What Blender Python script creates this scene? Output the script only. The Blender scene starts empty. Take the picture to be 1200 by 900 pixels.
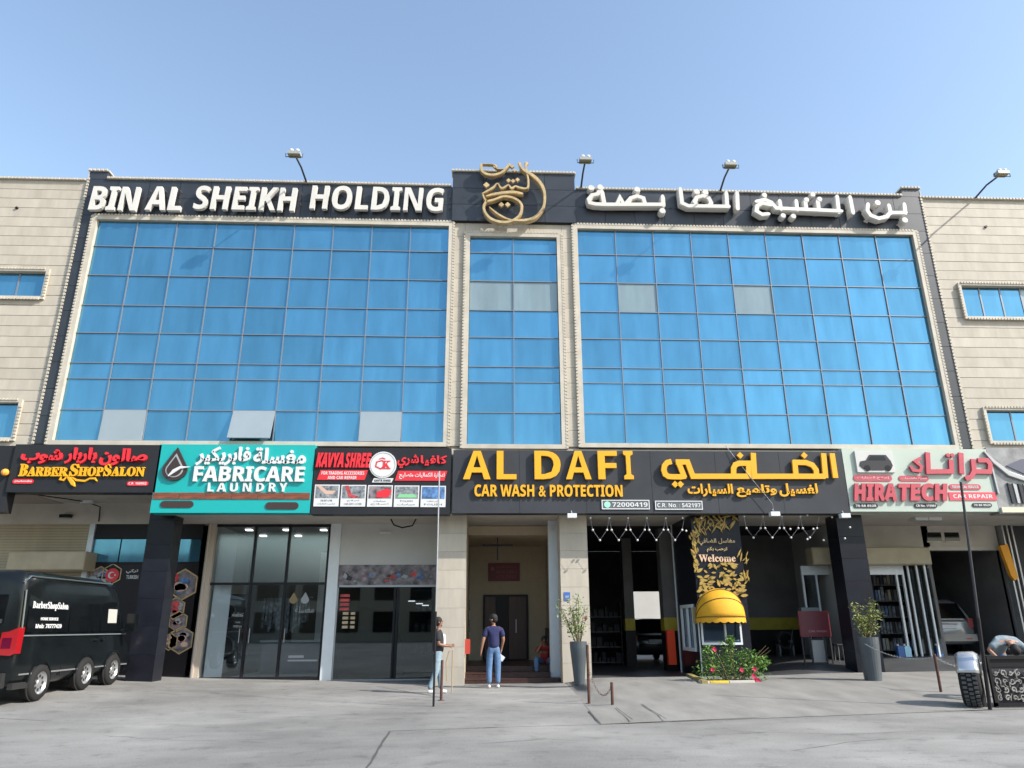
import bpy, math, random
from mathutils import Vector, Matrix, noise
R = math.radians
random.seed(7)
C = bpy.context.scene.collection
sc = bpy.context.scene

# ------------------------------------------------------------------ camera
F, CX, CY, CAMY, CAMZ = 850.0, 608.0, 450.0, 21.0, 1.5
up = Vector((592-CX, -2090-CY, F)).normalized()
ax = Vector((18900-CX, 613-CY, F)); ax = (ax-up*ax.dot(up)).normalized()
ay = up.cross(ax)
if ay.z < 0: ay = -ay
cam = bpy.data.objects.new('camera', bpy.data.cameras.new('camera')); C.objects.link(cam)
cam.matrix_world = Matrix(((ax.x, -ax.y, -ax.z, 0), (ay.x, -ay.y, -ay.z, -CAMY), (up.x, -up.y, -up.z, CAMZ), (0, 0, 0, 1)))
cam.data.sensor_width = 36; cam.data.lens = F/1200*36; cam.data.shift_x = -(CX-600)/1200
cam.data.clip_end = 2000; sc.camera = cam
def W(px, py, Y):            # survey: photo point -> point on the upright plane Y
    r = Vector((px-CX, py-CY, F)); t = (Y+CAMY)/r.dot(ay)
    return Vector((r.dot(ax)*t, Y, CAMZ+r.dot(up)*t))
def G(px, py, z=0.0):        # survey: photo point -> point on level z
    r = Vector((px-CX, py-CY, F)); t = (z-CAMZ)/r.dot(up)
    return Vector((r.dot(ax)*t, r.dot(ay)*t-CAMY, z))

# ------------------------------------------------------------------ light
SUN = Vector((0.70, -0.37, 0.61)).normalized()
elev = math.asin(SUN.z); azim = math.atan2(SUN.x, SUN.y)
w = bpy.data.worlds.new('World'); sc.world = w; w.use_nodes = True
nt = w.node_tree; nt.nodes.clear()
sky = nt.nodes.new('ShaderNodeTexSky'); sky.sky_type = 'NISHITA'; sky.sun_disc = False
sky.sun_elevation = elev; sky.sun_rotation = azim
sky.air_density = 1.3; sky.dust_density = 1.2; sky.ozone_density = 0.3
bg = nt.nodes.new('ShaderNodeBackground'); bg.inputs[1].default_value = 0.15
wo = nt.nodes.new('ShaderNodeOutputWorld')
nt.links.new(sky.outputs[0], bg.inputs[0]); nt.links.new(bg.outputs[0], wo.inputs[0])
sl = bpy.data.lights.new('sun', 'SUN'); sl.energy = 3.7; sl.angle = R(0.5); sl.color = (1, .95, .88)
so = bpy.data.objects.new('sun', sl); C.objects.link(so)
so.rotation_euler = (-SUN).to_track_quat('-Z', 'Y').to_euler()
sc.view_settings.view_transform = 'Standard'; sc.view_settings.look = 'None'
sc.view_settings.exposure = 0.9; sc.view_settings.gamma = 1

# ------------------------------------------------------------------ materials
def M(name, col, rough=.6, metal=0, noise_amt=0, scale=4, bump=0, rand=0, coat=0, emit=0, stretch=(1, 1, 1), bscale=None, spec=.5):
    m = bpy.data.materials.new(name); m.use_nodes = True; t = m.node_tree; b = t.nodes['Principled BSDF']
    b.inputs['Base Color'].default_value = (*col, 1); b.inputs['Roughness'].default_value = rough
    b.inputs['Metallic'].default_value = metal; b.inputs['Coat Weight'].default_value = coat
    b.inputs['Specular IOR Level'].default_value = spec
    if emit:
        b.inputs['Emission Color'].default_value = (*col, 1); b.inputs['Emission Strength'].default_value = emit
    cur = None
    if noise_amt or bump:
        tc = t.nodes.new('ShaderNodeTexCoord'); mp = t.nodes.new('ShaderNodeMapping'); mp.inputs['Scale'].default_value = stretch
        t.links.new(tc.outputs['Object'], mp.inputs[0])
        if rand:
            oi = t.nodes.new('ShaderNodeObjectInfo'); vm = t.nodes.new('ShaderNodeVectorMath'); vm.operation = 'SCALE'
            vm.inputs[0].default_value = (37, 53, 71); t.links.new(oi.outputs['Random'], vm.inputs['Scale'])
            t.links.new(vm.outputs[0], mp.inputs['Location'])
    if noise_amt:
        n = t.nodes.new('ShaderNodeTexNoise'); n.inputs['Scale'].default_value = scale; n.inputs['Detail'].default_value = 6
        n.inputs['Roughness'].default_value = .6
        t.links.new(mp.outputs[0], n.inputs['Vector'])
        r = t.nodes.new('ShaderNodeMapRange'); r.inputs[1].default_value = .3; r.inputs[2].default_value = .7
        r.inputs[3].default_value = 1-noise_amt; r.inputs[4].default_value = 1+noise_amt*.6
        t.links.new(n.outputs[0], r.inputs[0]); cur = r.outputs[0]
    if rand:
        oi = t.nodes.new('ShaderNodeObjectInfo'); r2 = t.nodes.new('ShaderNodeMapRange')
        r2.inputs[3].default_value = 1-rand; r2.inputs[4].default_value = 1+rand
        t.links.new(oi.outputs['Random'], r2.inputs[0])
        if cur:
            mu = t.nodes.new('ShaderNodeMath'); mu.operation = 'MULTIPLY'
            t.links.new(cur, mu.inputs[0]); t.links.new(r2.outputs[0], mu.inputs[1]); cur = mu.outputs[0]
        else: cur = r2.outputs[0]
    if cur:
        v = t.nodes.new('ShaderNodeVectorMath'); v.operation = 'SCALE'; v.inputs[0].default_value = col
        t.links.new(cur, v.inputs['Scale']); t.links.new(v.outputs[0], b.inputs['Base Color'])
    if bump:
        n2 = t.nodes.new('ShaderNodeTexNoise'); n2.inputs['Scale'].default_value = bscale or scale*4; n2.inputs['Detail'].default_value = 5
        t.links.new(mp.outputs[0], n2.inputs['Vector'])
        bp = t.nodes.new('ShaderNodeBump'); bp.inputs['Strength'].default_value = bump; bp.inputs['Distance'].default_value = .02
        t.links.new(n2.outputs[0], bp.inputs['Height']); t.links.new(bp.outputs[0], b.inputs['Normal'])
    return m
cream = M('cream_stone', (.42, .38, .315), .7, noise_amt=.15, scale=1.1, stretch=(2.2, 1, .5), bump=.15, rand=.035)
cream_trim = M('cream_trim', (.46, .42, .35), .65, noise_amt=.16, scale=2)
cream_dark = M('cream_joint', (.30, .27, .225), .9)  # darker cream backing that shows in the stone and board joints
dark_stone = M('charcoal_stone', (.028, .033, .042), .38, noise_amt=.3, scale=1.2, rand=.18, bump=.03)
dark_joint = M('stone_joint', (.015, .015, .017), .8)
black_stone = M('black_granite', (.011, .012, .018), .3, noise_amt=.3, scale=2, rand=.12, spec=.25)
white_letter = M('white_letter', (.58, .56, .52), .45, noise_amt=.08, scale=3)
letter_side = M('letter_gold', (.50, .37, .19), .45, metal=.25, noise_amt=.35, scale=6)
soffit_m = M('soffit_paint', (.46, .43, .38), .8, noise_amt=.15, scale=1.2)
wall_white = M('white_paint', (.50, .50, .48), .7, noise_amt=.06, scale=1)
wall_cream = M('lobby_paint', (.50, .42, .30), .7, noise_amt=.08)
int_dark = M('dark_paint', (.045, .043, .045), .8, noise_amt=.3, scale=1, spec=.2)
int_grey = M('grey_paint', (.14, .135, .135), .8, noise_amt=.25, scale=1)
yellow_band = M('yellow_paint', (.40, .32, .03), .6, noise_amt=.2)
black_m = M('black_metal', (.015, .015, .017), .4, spec=.2)
black_vinyl = M('black_vinyl', (.02, .018, .02), .3, spec=.2)
dgrey = M('dark_grey', (.045, .045, .05), .6, spec=.2)
grey_metal = M('grey_metal', (.35, .36, .37), .4, metal=.6)
alu = M('aluminium', (.52, .55, .57), .35, metal=.5, noise_amt=.1)
alu_white = M('white_aluminium', (.62, .66, .68), .4, noise_amt=.05)
mullion_m = M('mullion', (.19, .21, .24), .4, metal=.3)
tan_m = M('tan_shutter', (.36, .31, .21), .55, noise_amt=.15, scale=2)
rust = M('rusty_steel', (.085, .035, .024), .8, noise_amt=.4, scale=12, bump=.2)
red_m = M('red_acrylic', (.62, .02, .03), .35)
pink_m = M('faded_red_acrylic', (.45, .06, .085), .45, noise_amt=.12, scale=3)
gold_m = M('yellow_acrylic', (.70, .35, .006), .4)
teal_m = M('teal_panel', (.004, .34, .33), .4)
white_m = M('white_acrylic', (.60, .60, .60), .4)
greyfig = M('decal_grey', (.30, .32, .33), .5)
mint_m = M('mint_panel', (.40, .46, .40), .5, noise_amt=.05, scale=1)
signblack = M('black_sign_panel', (.022, .023, .026), .4, noise_amt=.15, scale=1, spec=.2)
aldafi_m = M('charcoal_sign_panel', (.045, .048, .055), .45, noise_amt=.18, scale=.8, spec=.2)
wood_m = M('wood_strip', (.20, .055, .025), .5, noise_amt=.6, scale=6, stretch=(.4, 1, 3))
maroon = M('maroon_board', (.17, .025, .035), .5)
brown_door = M('brown_door', (.07, .03, .022), .45, noise_amt=.3, scale=3, stretch=(3, 3, .4))
orange_red = M('orange_red_pad', (.80, .06, .01), .5)
awn_m = M('yellow_canvas', (.62, .31, .008), .75, noise_amt=.08, scale=5, bump=.1)
awn_pipe = M('dark_piping', (.12, .08, .03), .7)
gold_leaf = M('gold_leaf_vinyl', (.36, .24, .05), .45, noise_amt=.3, scale=6)
leaf_m = M('leaf_green', (.09, .20, .03), .6, noise_amt=.5, scale=9)
leaf_y = M('leaf_yellow_green', (.22, .26, .07), .6, noise_amt=.4, scale=9)
stem_m = M('plant_stem', (.13, .10, .05), .8)
flower_m = M('pink_flower', (.50, .012, .07), .6)
pot_m = M('grey_planter', (.06, .075, .085), .4, noise_amt=.2, scale=2)
van_m = M('black_van_paint', (.006, .008, .009), .16, spec=.35, noise_amt=.3, scale=2)
van_trim = M('van_trim', (.02, .02, .02), .6)
dark_glass = M('dark_glass', (.004, .005, .006), .06, spec=.4)
tyre_m = M('tyre_rubber', (.02, .02, .02), .8, spec=.2)
rim_m = M('rim_silver', (.45, .46, .47), .3, metal=.7)
lamp_red = M('tail_lamp', (.32, .006, .010), .15, coat=1)
suv_m = M('silver_paint', (.22, .23, .23), .25, metal=.4, coat=.6)
chrome = M('chrome', (.6, .6, .62), .12, metal=1)
skin_m = M('skin', (.33, .165, .10), .55); skin_d = M('skin_brown', (.22, .11, .07), .55)
hair_m = M('black_hair', (.012, .010, .010), .8)
navy_m = M('navy_cloth', (.015, .018, .075), .85, bump=.9, bscale=9, noise_amt=.2, scale=8)
jean_m = M('blue_denim', (.09, .17, .31), .85, bump=.9, bscale=9, noise_amt=.25, scale=10)
jean_l = M('pale_denim', (.22, .30, .35), .85, bump=.9, bscale=9, noise_amt=.25, scale=10)
blk_cloth = M('black_cloth', (.02, .02, .022), .85); wht_cloth = M('white_cloth', (.7, .7, .7), .8)
red_cloth = M('red_cloth', (.22, .014, .014), .85, bump=.8, bscale=9, scale=8)
pale_cloth = M('pale_blue_cloth', (.20, .25, .28), .85, bump=.9, bscale=9, noise_amt=.3, scale=8)
shoe_m = M('shoe_white', (.55, .55, .55), .6); shoe_d = M('shoe_dark', (.03, .03, .03), .6)
sock_b = M('blue_plate', (.04, .12, .40), .5)
ext_red = M('red_cabinet', (.42, .05, .03), .5)
paper_m = M('paper', (.75, .75, .8), .7)
bulb_m = M('bulb_white', (.6, .6, .58), .3)
step_m = M('dark_granite_step', (.05, .025, .02), .35, noise_amt=.4, scale=14)
shaded_floor = M('shaded_concrete', (.055, .057, .06), .5, noise_amt=.45, scale=.9, bump=.1)  # bay floor concrete, the canopy's shade put into its dark colour
kerb_y = M('kerb_yellow', (.60, .42, .03), .7, noise_amt=.3)
blue_plastic = M('blue_plastic', (.03, .11, .32), .4)
orange_m = M('orange_cloth', (.70, .30, .02), .7)
picA = M('print_grey', (.22, .24, .26), .5, noise_amt=.9, scale=9); picB = M('print_red', (.5, .06, .06), .5, noise_amt=.6, scale=7)
picC = M('print_blue', (.08, .18, .38), .5, noise_amt=.8, scale=8); picD = M('print_skin', (.55, .36, .28), .6)
picE = M('print_mixed', (.20, .17, .18), .4, noise_amt=.95, scale=5)
picG = M('print_green', (.2, .5, .25), .5)

def glass_blue(name, col, metal, rough, rand):
    m = M(name, col, rough, metal=metal, rand=rand, coat=0, noise_amt=.17, scale=.9, stretch=(2.4, 1, .45))
    t = m.node_tree; b = t.nodes['Principled BSDF']
    tc = t.nodes.new('ShaderNodeTexCoord'); n = t.nodes.new('ShaderNodeTexNoise'); n.inputs['Scale'].default_value = .5; n.inputs['Detail'].default_value = 3
    t.links.new(tc.outputs['Object'], n.inputs['Vector'])
    bp = t.nodes.new('ShaderNodeBump'); bp.inputs['Strength'].default_value = .25; bp.inputs['Distance'].default_value = .02
    t.links.new(n.outputs[0], bp.inputs['Height']); t.links.new(bp.outputs[0], b.inputs['Normal'])
    return m
pane_blue = glass_blue('blue_reflective_glass', (.098, .285, .43), .70, .07, .09)
pane_grey = glass_blue('grey_pane_glass', (.22, .29, .31), .3, .25, .05)  # greyer base colour for a few panes
pale_pane = M('pale_open_glass', (.31, .36, .38), .3, metal=.3, noise_amt=.06, scale=1)
pane_tint = M('window_tint_inner', (.05, .1, .15), .1)
def glass_clear(name, refl, tint, rough=.02):
    m = bpy.data.materials.new(name); m.use_nodes = True; t = m.node_tree; t.nodes.clear()
    o = t.nodes.new('ShaderNodeOutputMaterial'); mx = t.nodes.new('ShaderNodeMixShader'); mx.inputs[0].default_value = refl
    a = t.nodes.new('ShaderNodeBsdfTransparent'); a.inputs[0].default_value = (*tint, 1)
    g = t.nodes.new('ShaderNodeBsdfGlossy'); g.inputs['Roughness'].default_value = rough; g.inputs[0].default_value = (.75, .85, .9, 1)
    t.links.new(a.outputs[0], mx.inputs[1]); t.links.new(g.outputs[0], mx.inputs[2]); t.links.new(mx.outputs[0], o.inputs[0])
    return m
shop_glass = glass_clear('shop_glass', .10, (.5, .53, .54))
frost_glass = glass_clear('grey_shop_glass', .20, (.7, .73, .75), .14)

def ground_mat():
    m = bpy.data.materials.new('worn_concrete_road'); m.use_nodes = True; t = m.node_tree; b = t.nodes['Principled BSDF']
    tc = t.nodes.new('ShaderNodeTexCoord')
    def nz(sc_, det, st=(1, 1, 1)):
        mp = t.nodes.new('ShaderNodeMapping'); mp.inputs['Scale'].default_value = st; t.links.new(tc.outputs['Object'], mp.inputs[0])
        n = t.nodes.new('ShaderNodeTexNoise'); n.inputs['Scale'].default_value = sc_; n.inputs['Detail'].default_value = det; n.inputs['Roughness'].default_value = .62
        t.links.new(mp.outputs[0], n.inputs['Vector']); return n.outputs[0]
    def mr(i, a, c, lo, hi):
        r = t.nodes.new('ShaderNodeMapRange'); r.inputs[1].default_value = a; r.inputs[2].default_value = c; r.inputs[3].default_value = lo; r.inputs[4].default_value = hi
        t.links.new(i, r.inputs[0]); return r.outputs[0]
    def mul(a, c):
        x = t.nodes.new('ShaderNodeMath'); x.operation = 'MULTIPLY'; t.links.new(a, x.inputs[0]); t.links.new(c, x.inputs[1]); return x.outputs[0]
    a = mr(nz(.22, 5), .35, .68, .72, 1.14)
    c = mr(nz(.9, 8, (.7, 1.1, 1)), .35, .7, .84, 1.08)
    d = mr(nz(38, 6), .3, .7, .80, 1.16)
    e = mr(nz(2.3, 9), .54, .70, 1.0, .70)
    f_ = mr(nz(1.0, 7, (.45, 1.3, 1)), .4, .72, 1.03, .88); h_ = mr(nz(7, 3), .63, .70, 1.0, .72); k_ = mr(nz(.12, 3), .4, .6, .92, 1.06)
    v = t.nodes.new('ShaderNodeVectorMath'); v.operation = 'SCALE'; v.inputs[0].default_value = (.252, .246, .232)
    t.links.new(mul(mul(mul(a, c), mul(d, e)), mul(mul(f_, h_), k_)), v.inputs['Scale']); t.links.new(v.outputs[0], b.inputs['Base Color'])
    b.inputs['Roughness'].default_value = .85
    bp = t.nodes.new('ShaderNodeBump'); bp.inputs['Strength'].default_value = .35; bp.inputs['Distance'].default_value = .015
    t.links.new(nz(45, 6), bp.inputs['Height']); t.links.new(bp.outputs[0], b.inputs['Normal'])
    return m
road_m = ground_mat()
crack_m = M('joint_dirt', (.07, .065, .06), .95)

# ------------------------------------------------------------------ helpers
def wloc(o):
    v = Vector((0, 0, 0))
    while o is not None: v += o.location; o = o.parent
    return v
def link(name, me, parent=None, loc=None):
    o = bpy.data.objects.new(name, me); C.objects.link(o)
    if parent: o.parent = parent
    if loc is not None: o.location = loc
    return o
def tag(o, label=None, cat=None, group=None, kind=None):
    if label: o['label'] = label
    if cat: o['category'] = cat
    if group: o['group'] = group
    if kind: o['kind'] = kind
    return o
def thing(name, label, cat, loc=(0, 0, 0), rz=0, group=None):
    o = bpy.data.objects.new(name, None); C.objects.link(o); o.location = loc; o.rotation_euler = (0, 0, rz)
    o.empty_display_size = .2
    return tag(o, label, cat, group)
class MB:
    def __init__(s): s.v = []; s.f = []
    def add(s, vs, fs):
        n = len(s.v); s.v += [tuple(q) for q in vs]; s.f += [tuple(i+n for i in f) for f in fs]; return s
    def box(s, x0, x1, y0, y1, z0, z1):
        return s.add([(x0, y0, z0), (x1, y0, z0), (x1, y1, z0), (x0, y1, z0), (x0, y0, z1), (x1, y0, z1), (x1, y1, z1), (x0, y1, z1)],
                     [(0, 3, 2, 1), (4, 5, 6, 7), (0, 1, 5, 4), (1, 2, 6, 5), (2, 3, 7, 6), (3, 0, 4, 7)])
    def prism(s, pts, y0, y1):          # outline in XZ, from the front y0 back to y1
        n = len(pts); a = sum(pts[i][0]*pts[(i+1) % n][1]-pts[(i+1) % n][0]*pts[i][1] for i in range(n))
        if a < 0: pts = pts[::-1]
        vs = [(x, y0, z) for x, z in pts]+[(x, y1, z) for x, z in pts]
        return s.add(vs, [tuple(range(n)), tuple(range(2*n-1, n-1, -1))]+[(i, i+n, (i+1) % n+n, (i+1) % n) for i in range(n)])
    def disc(s, x, z, r, y0, y1, n=20, rz=None):
        return s.prism([(x+r*math.cos(2*math.pi*i/n), z+(rz or r)*math.sin(2*math.pi*i/n)) for i in range(n)], y0, y1)
    def ring(s, x, z, r0, r1, y0, y1, n=24, ph=0):
        vs = []; fs = []
        for i in range(n):
            a = 2*math.pi*i/n+ph
            for r, y in ((r0, y0), (r1, y0), (r1, y1), (r0, y1)): vs.append((x+r*math.cos(a), y, z+r*math.sin(a)))
        for i in range(n):
            j = (i+1) % n
            for k in range(4): fs.append((i*4+k, i*4+(k+1) % 4, j*4+(k+1) % 4, j*4+k))
        return s.add(vs, fs)
    def tube(s, pts, r, n=8, caps=True):
        pts = [Vector(p) for p in pts]; rs = r if isinstance(r, (list, tuple)) else [r]*len(pts)
        vs = []; fs = []; prev = None
        for i, p in enumerate(pts):
            d = (pts[min(i+1, len(pts)-1)]-pts[max(i-1, 0)]).normalized()
            if prev is None: a = d.orthogonal().normalized()
            else: a = (prev-d*prev.dot(d)).normalized()
            prev = a; b = d.cross(a)
            for k in range(n):
                th = 2*math.pi*k/n; vs.append(p+(a*math.cos(th)+b*math.sin(th))*rs[i])
        for i in range(len(pts)-1):
            for k in range(n):
                fs.append((i*n+k, i*n+(k+1) % n, (i+1)*n+(k+1) % n, (i+1)*n+k))
        if caps: fs += [tuple(range(n-1, -1, -1)), tuple(range((len(pts)-1)*n, len(pts)*n))]
        return s.add(vs, fs)
    def lathe(s, prof, cx=0, cy=0, cz=0, n=20, axis='z'):
        vs = []; fs = []; m = len(prof)
        for i in range(n):
            a = 2*math.pi*i/n; c, q = math.cos(a), math.sin(a)
            for r, h in prof:
                vs.append((cx+r*c, cy+r*q, cz+h) if axis == 'z' else (cx+h, cy+r*c, cz+r*q) if axis == 'x' else (cx+r*c, cy+h, cz+r*q))
        for i in range(n):
            j = (i+1) % n
            for k in range(m-1): fs.append((i*m+k, j*m+k, j*m+k+1, i*m+k+1))
        return s.add(vs, fs)
    def ball(s, c, r, n=8, sz=1):
        prof = [(r*math.sin(math.pi*k/n), -r*math.cos(math.pi*k/n)*sz) for k in range(n+1)]
        return s.lathe(prof, c[0], c[1], c[2], n=max(8, n))
    def ribbon(s, pts, ws, y0, y1, round_=True):   # pts in XZ, a pillowed stroke with width ws
        pts = [Vector(p) for p in pts]; n = len(pts); ws = ws if isinstance(ws, (list, tuple)) else [ws]*n
        P, Wd = [], []
        if round_:
            d = (pts[1]-pts[0]).normalized()
            for a in (0.98, .7): P.append(pts[0]-d*ws[0]*.5*a); Wd.append(ws[0]*max(.2, math.sqrt(1-a*a)))
        P += pts; Wd += list(ws)
        if round_:
            d = (pts[-1]-pts[-2]).normalized()
            for a in (.7, .98): P.append(pts[-1]+d*ws[-1]*.5*a); Wd.append(ws[-1]*max(.2, math.sqrt(1-a*a)))
        vs = []; fs = []; m = len(P); e = (y1-y0)*.25
        for i in range(m):
            d0 = (P[i]-P[max(i-1, 0)]); d1 = (P[min(i+1, m-1)]-P[i])
            if d0.length < 1e-9: d0 = d1
            if d1.length < 1e-9: d1 = d0
            d0.normalize(); d1.normalize(); t = (d0+d1); t = t.normalized() if t.length > 1e-6 else d0
            nn = Vector((-t.y, t.x)); k = 1/max(.5, abs(nn.dot(Vector((-d0.y, d0.x))))); h = Wd[i]/2*k
            b = .72 if round_ else .97
            for q, y in ((-1, y1), (-1, y0+e), (-b, y0), (b, y0), (1, y0+e), (1, y1)):
                c = P[i]+nn*h*q; vs.append((c.x, y, c.y))
        for i in range(m-1):
            for k in range(6): fs.append((i*6+k, i*6+(k+1) % 6, (i+1)*6+(k+1) % 6, (i+1)*6+k))
        fs += [tuple(range(5, -1, -1)), tuple(range((m-1)*6, m*6))]
        return s.add(vs, fs)
    def build(s, name, mat, parent=None, local=False, smooth=False, fix=True):
        me = bpy.data.meshes.new(name); off = Vector((0, 0, 0)) if (local or parent is None) else wloc(parent)
        me.from_pydata([(x-off.x, y-off.y, z-off.z) for x, y, z in s.v], [], s.f); me.materials.append(mat)
        if fix:
            import bmesh
            bm = bmesh.new(); bm.from_mesh(me); bmesh.ops.recalc_face_normals(bm, faces=bm.faces); bm.to_mesh(me); bm.free()
        if smooth: me.shade_smooth()
        return link(name, me, parent)
cache = {}
def boxobj(name, mat, x0, x1, y0, y1, z0, z1, parent=None, bev=0.0):
    k = (round(x1-x0, 3), round(y1-y0, 3), round(z1-z0, 3), mat.name, bev)
    if k not in cache:
        a, b, c = (x1-x0)/2, (y1-y0)/2, (z1-z0)/2; q = MB()
        if bev:
            e = bev
            vs = [(-a, b, -c), (a, b, -c), (a, b, c), (-a, b, c), (-a, -b+e, -c), (a, -b+e, -c), (a, -b+e, c), (-a, -b+e, c), (-a+e, -b, -c+e), (a-e, -b, -c+e), (a-e, -b, c-e), (-a+e, -b, c-e)]
            q.add(vs, [(0, 3, 2, 1), (0, 1, 5, 4), (1, 2, 6, 5), (2, 3, 7, 6), (3, 0, 4, 7), (4, 5, 9, 8), (5, 6, 10, 9), (6, 7, 11, 10), (7, 4, 8, 11), (8, 9, 10, 11)])
        else: q.box(-a, a, -b, b, -c, c)
        me = bpy.data.meshes.new(name); me.from_pydata(q.v, [], q.f); me.materials.append(mat)
        if bev:
            import bmesh
            bm = bmesh.new(); bm.from_mesh(me); bmesh.ops.recalc_face_normals(bm, faces=bm.faces); bm.to_mesh(me); bm.free()
        cache[k] = me
    c = Vector(((x0+x1)/2, (y0+y1)/2, (z0+z1)/2))
    if parent: c -= wloc(parent)
    return link(name, cache[k], parent, c)
def rect(x0, y0, x1, y1, Y):           # photo rectangle -> world x0,x1,z0,z1 on plane Y
    ym, xm = (y0+y1)/2, (x0+x1)/2
    return W(x0, ym, Y).x, W(x1, ym, Y).x, W(xm, y1, Y).z, W(xm, y0, Y).z

# --- lettering. Arabic is set with its joined presentation forms, in visual order
AF = {'ا': (0xFE8D, 2), 'إ': (0xFE87, 2), 'ب': (0xFE8F, 4), 'ت': (0xFE95, 4), 'ة': (0xFE93, 2), 'ج': (0xFE9D, 4), 'ح': (0xFEA1, 4), 'خ': (0xFEA5, 4), 'د': (0xFEA9, 2), 'ر': (0xFEAD, 2), 'ز': (0xFEAF, 2), 'س': (0xFEB1, 4), 'ش': (0xFEB5, 4), 'ص': (0xFEB9, 4), 'ض': (0xFEBD, 4), 'ع': (0xFEC9, 4), 'غ': (0xFECD, 4), 'ف': (0xFED1, 4), 'ق': (0xFED5, 4), 'ك': (0xFED9, 4), 'ل': (0xFEDD, 4), 'م': (0xFEE1, 4), 'ن': (0xFEE5, 4), 'ه': (0xFEE9, 4), 'و': (0xFEED, 2), 'ي': (0xFEF1, 4)}
def ar(s):
    out = []
    for wd in s.split(' '):
        r = ''; i = 0
        J = lambda ch: ch in AF or ch == 'ـ'
        while i < len(wd):
            ch = wd[i]; prev = i > 0 and J(wd[i-1]) and (wd[i-1] == 'ـ' or AF[wd[i-1]][1] == 4)
            if wd[i:i+2] == 'لا': r += chr(0xFEFC if prev else 0xFEFB); i += 2; continue
            if ch not in AF: r += ch; i += 1; continue
            b, n = AF[ch]; nx = n == 4 and i+1 < len(wd) and J(wd[i+1])
            r += chr(b+(3 if prev and nx else 2 if nx else 1 if prev else 0)); i += 1
        out.append(r[::-1])
    return ' '.join(out[::-1])
def style(s, st):
    b = {'sans': (0x1D5D4, 0x1D5EE, 0x1D7EC), 'serif': (0x1D400, 0x1D41A, 0x1D7CE), 'ital': (0x1D63C, 0x1D656, 0x1D7EC)}.get(st)
    if not b: return s
    return ''.join(chr(b[0]+ord(c)-65) if 'A' <= c <= 'Z' else chr(b[1]+ord(c)-97) if 'a' <= c <= 'z' else chr(b[2]+ord(c)-48) if '0' <= c <= '9' else c for c in s)
def textmesh(s, off=0.0, res=2):
    c = bpy.data.curves.new('lettering', 'FONT'); c.body = s; c.size = 1; c.offset = off; c.resolution_u = res; c.extrude = .5
    o = bpy.data.objects.new('lettering', c); C.objects.link(o); bpy.context.view_layer.update()
    me = bpy.data.meshes.new_from_object(o.evaluated_get(bpy.context.evaluated_depsgraph_get()))
    bpy.data.objects.remove(o); bpy.data.curves.remove(c)
    vs = [tuple(v.co) for v in me.vertices]; fs = [tuple(p.vertices) for p in me.polygons]; bpy.data.meshes.remove(me)
    return vs, fs
def lettering(name, s, box4, Y, depth, mat, parent, off=.0, st='', slant=0, split=False, res=2, keep=None):
    """text fitted in the world rectangle box4=(x0,x1,z0,z1), its face at Y-depth"""
    s = style(s, st); vs, fs = textmesh(s, off, res)
    if not vs: return
    sl_ = lambda v: v[0]+slant*v[1]
    xa, xb = min(sl_(v) for v in vs), max(sl_(v) for v in vs); za, zb = min(v[1] for v in vs), max(v[1] for v in vs)
    x0, x1, z0, z1 = box4; sx = (x1-x0)/(xb-xa); sz = (z1-z0)/(zb-za)
    tr = lambda v, dx=0: (x0+(sl_(v)+dx-xa)*sx, Y-depth/2-v[2]*depth, z0+(v[1]-za)*sz)
    if not split:
        q = MB(); q.add([tr(v) for v in vs], fs); return q.build(name, mat, parent, fix=False)
    pre = ''
    for chs in s:
        pre += chs
        if chs == ' ': continue
        v1, f1 = textmesh(chs, off, res); v2, _ = textmesh(pre, off, res)
        dx = max(v[0] for v in v2)-max(v[0] for v in v1)
        q = MB(); q.add([tr((v[0]+dx, v[1], v[2])) for v in v1], f1); q.build(name, mat, parent, fix=False)

# ------------------------------------------------------------------ ground
def ss(a, b, x):
    t = min(1, max(0, (x-a)/(b-a))); return t*t*(3-2*t)
def g0(x): return min(.32, .0021*x*x) if x < 0 else .14*ss(1.8, 3.2, x)+.0003*min(x, 25)**2
def g(x, y):
    s = 1 if y > -1 else 0 if y < -7 else .5-.5*math.cos(math.pi*(y+7)/6)
    return g0(x)*s+.35*ss(7.8, 9.6, x)*ss(-.6, 2.5, y)
def gl(a, b, n): return [a+(b-a)*i/n for i in range(n+1)]
def sheet(name, xs, ys, dz, mat, kind='structure', parent=None):
    q = MB(); nx = len(xs)
    q.v = [(x, y, g(x, y)+dz) for y in ys for x in xs]
    q.f = [(j*nx+i, j*nx+i+1, (j+1)*nx+i+1, (j+1)*nx+i) for j in range(len(ys)-1) for i in range(nx-1)]
    o = q.build(name, mat, parent, smooth=True, fix=False)
    if kind: o['kind'] = kind
    return o
sheet('ground', [-600, -200, -60]+gl(-30, 30, 80)+[60, 200, 600], [-600, -200, -60]+gl(-26, 14, 80)+[20, 40, 80, 300, 900], 0, road_m)
def strip(name, pts, wd, mat=crack_m, dz=.004, parent=None, jit=0.0):
    q = MB(); P = []
    for a, b in zip(pts, pts[1:]):
        a, b = Vector(a), Vector(b); n = max(2, int((b-a).length/.25))
        P += [a.lerp(b, i/n) for i in range(n)]
    P.append(Vector(pts[-1]))
    if jit: P = [p+Vector((random.uniform(-jit, jit), random.uniform(-jit, jit))) for p in P]
    for i, p in enumerate(P):
        d = (P[min(i+1, len(P)-1)]-P[max(i-1, 0)]).normalized(); n = Vector((-d.y, d.x))*wd/2*(random.uniform(.6, 1.3) if jit else 1)
        for s_ in (1, -1):
            c = p+n*s_; q.v.append((c.x, c.y, g(c.x, c.y)+dz))
    q.f = [(2*i, 2*i+1, 2*i+3, 2*i+2) for i in range(len(P)-1)]
    return tag(q.build(name, mat, parent, fix=False), kind='structure')
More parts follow.
